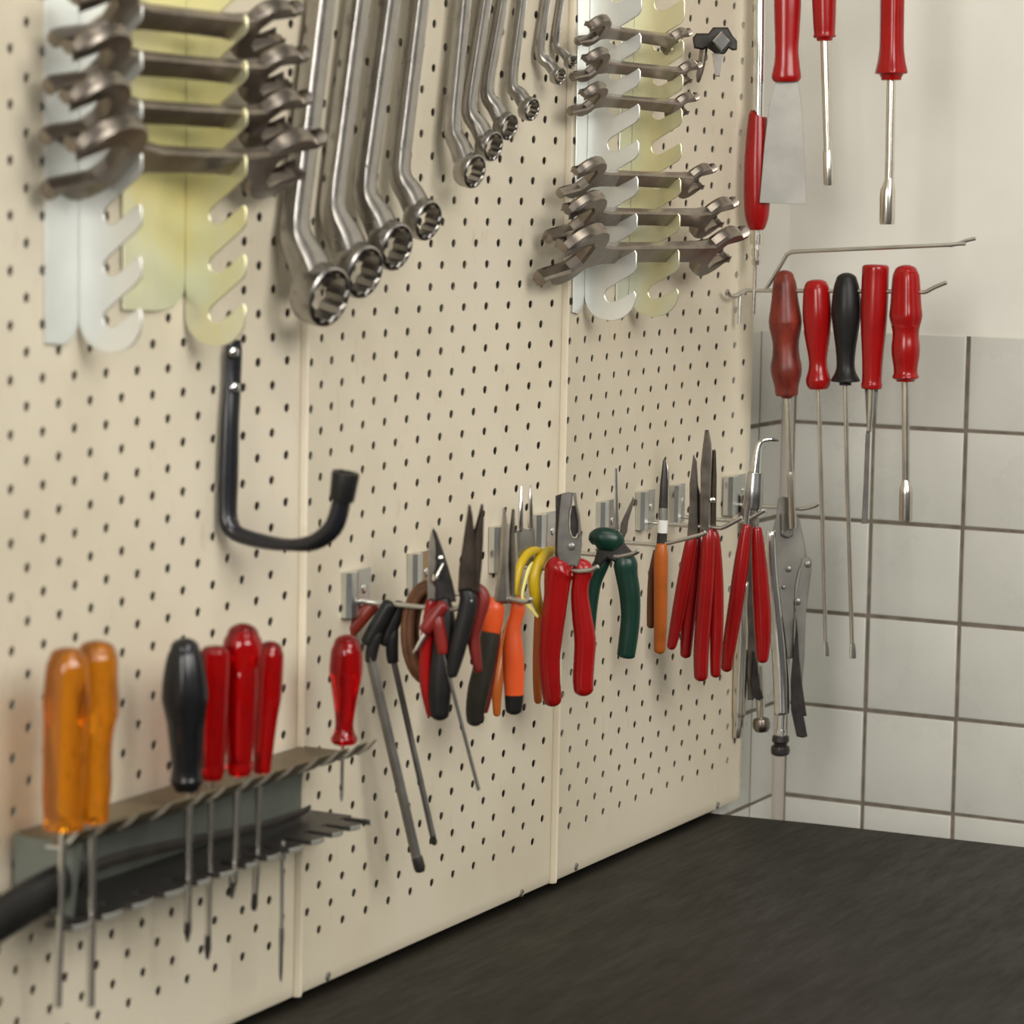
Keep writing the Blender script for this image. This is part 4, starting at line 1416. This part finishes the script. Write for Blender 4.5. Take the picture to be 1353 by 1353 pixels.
rack_driver('tallest clear red screwdriver in the rack, with a rounded knob top', (321, 838), (316, 1024),
            [(0, 21), (.05, 25.5), (.13, 26.5), (.19, 24), (.24, 22), (.32, 23.5), (.5, 22.5), (.7, 20), (.88, 18), (.94, 18.5), (1, 14)], M_RTRANS,
            [(314, 1018, 5), (311, 1130, 4.8), (308, 1165, 4.6)], None, lobes(6, .10, .24, .9), y=ya - .004, tip=[(309.5, 1140, 5), (308, 1165, 5.4), (306.5, 1178, 3.4), (306, 1187, 2)])
rack_driver('clear red screwdriver on the right of the group of three', (357.5, 858), (346, 1021),
            [(0, 16), (.05, 19), (.2, 20), (.38, 20), (.55, 17), (.75, 14.5), (.9, 13), (1, 11)], M_RTRANS,
            [(342.5, 1015, 4.2), (340, 1120, 4), (337, 1180, 3.6)], None, lobes(6, .10, .1, .9), y=ya + .006, tip=[(338.5, 1150, 4.4), (337, 1180, 4), (336, 1196, 4.6), (335.5, 1203, 3)])
rack_driver('small clear red screwdriver alone at the right end of the rack', (458, 850), (454.5, 983),
            [(0, 17), (.06, 21), (.15, 22.5), (.28, 23.2), (.42, 20), (.62, 15.5), (.78, 13), (.87, 14), (.93, 17), (.97, 17.5), (1, 14)], M_RTRANS,
            [(453, 978, 2.4), (452, 1030, 2.3), (451.5, 1044, 2.2)], None, lobes(6, .08, .1, .8), tip=[(451.6, 1040, 2.6), (451.4, 1052, 2.4), (451.2, 1059, 1)], tm=M_GSTEEL)

# thin steel rod hanging through the lower shelf
pl = PL(ony(yb - .05, 372, 1150))
t = thing('scriber', pl.at(372, 1200), 'thin steel scriber hanging through the lower shelf of the rack', 'scriber')
obj('collar', tube(pl, [(374, 1111, 3), (373.8, 1117, 4), (373, 1136, 4)], 12, 1, 1), M_NICKEL, t)
obj('shaft', tube(pl, [(373, 1134, 2.6), (372, 1228, 2.6)], 12, 1, 1), M_GSTEEL, t)
obj('point', tube(pl, [(372, 1226, 3.4), (372, 1238, 3.6), (371.5, 1250, 3), (371, 1285, 2.6), (371, 1297, 1)], 12, 1, 1), M_KEY, t)

# black handled tool lying on the lower shelf
pts = [(ony(yb - .045, -60, 1262), 26), (ony(yb - .045, -10, 1222), 30), (ony(yb - .045, 30, 1196), 31), (ony(yb - .043, 70, 1172), 29), (ony(yb - .040, 105, 1152), 22)]
t = thing('pry_bar', ony(yb - .03, 200, 1120), 'black gripped flat bar lying on the lower shelf behind the screwdriver blades', 'pry bar')
sc_ = (pts[1][0] - C0).dot(FW) / F
q = cat([(p.x, p.y, p.z, r_) for p, r_ in pts], 4)
bm = NB()
sweep(bm, [V(a[:3]) for a in q] + [V(q[-1][:3]) + V((.004, 0, .0015))], [a[3] * sc_ for a in q] + [8 * sc_], 16, (0, -1, 0), .55)
obj('grip', bm, M_BMATT, t)
z1 = zs_ + .008
pp = [(ony(yb - .036, 95, 1160), 9), (ony(yb - .032, 150, 1136), 9), (ony(yb - .026, 250, 1112), 8), (ony(yb - .022, 340, 1093), 7), (ony(yb - .018, 396, 1074), 6), (ony(yb - .016, 410, 1066), 4)]
q = cat([(p.x, p.y, p.z, r_) for p, r_ in pp], 4)
bm = NB()
sweep(bm, [V(a[:3]) for a in q], [a[3] * sc_ for a in q], 14, (0, -1, 0), .35, sq=3)
obj('bar', bm, M_BSTEEL, t)
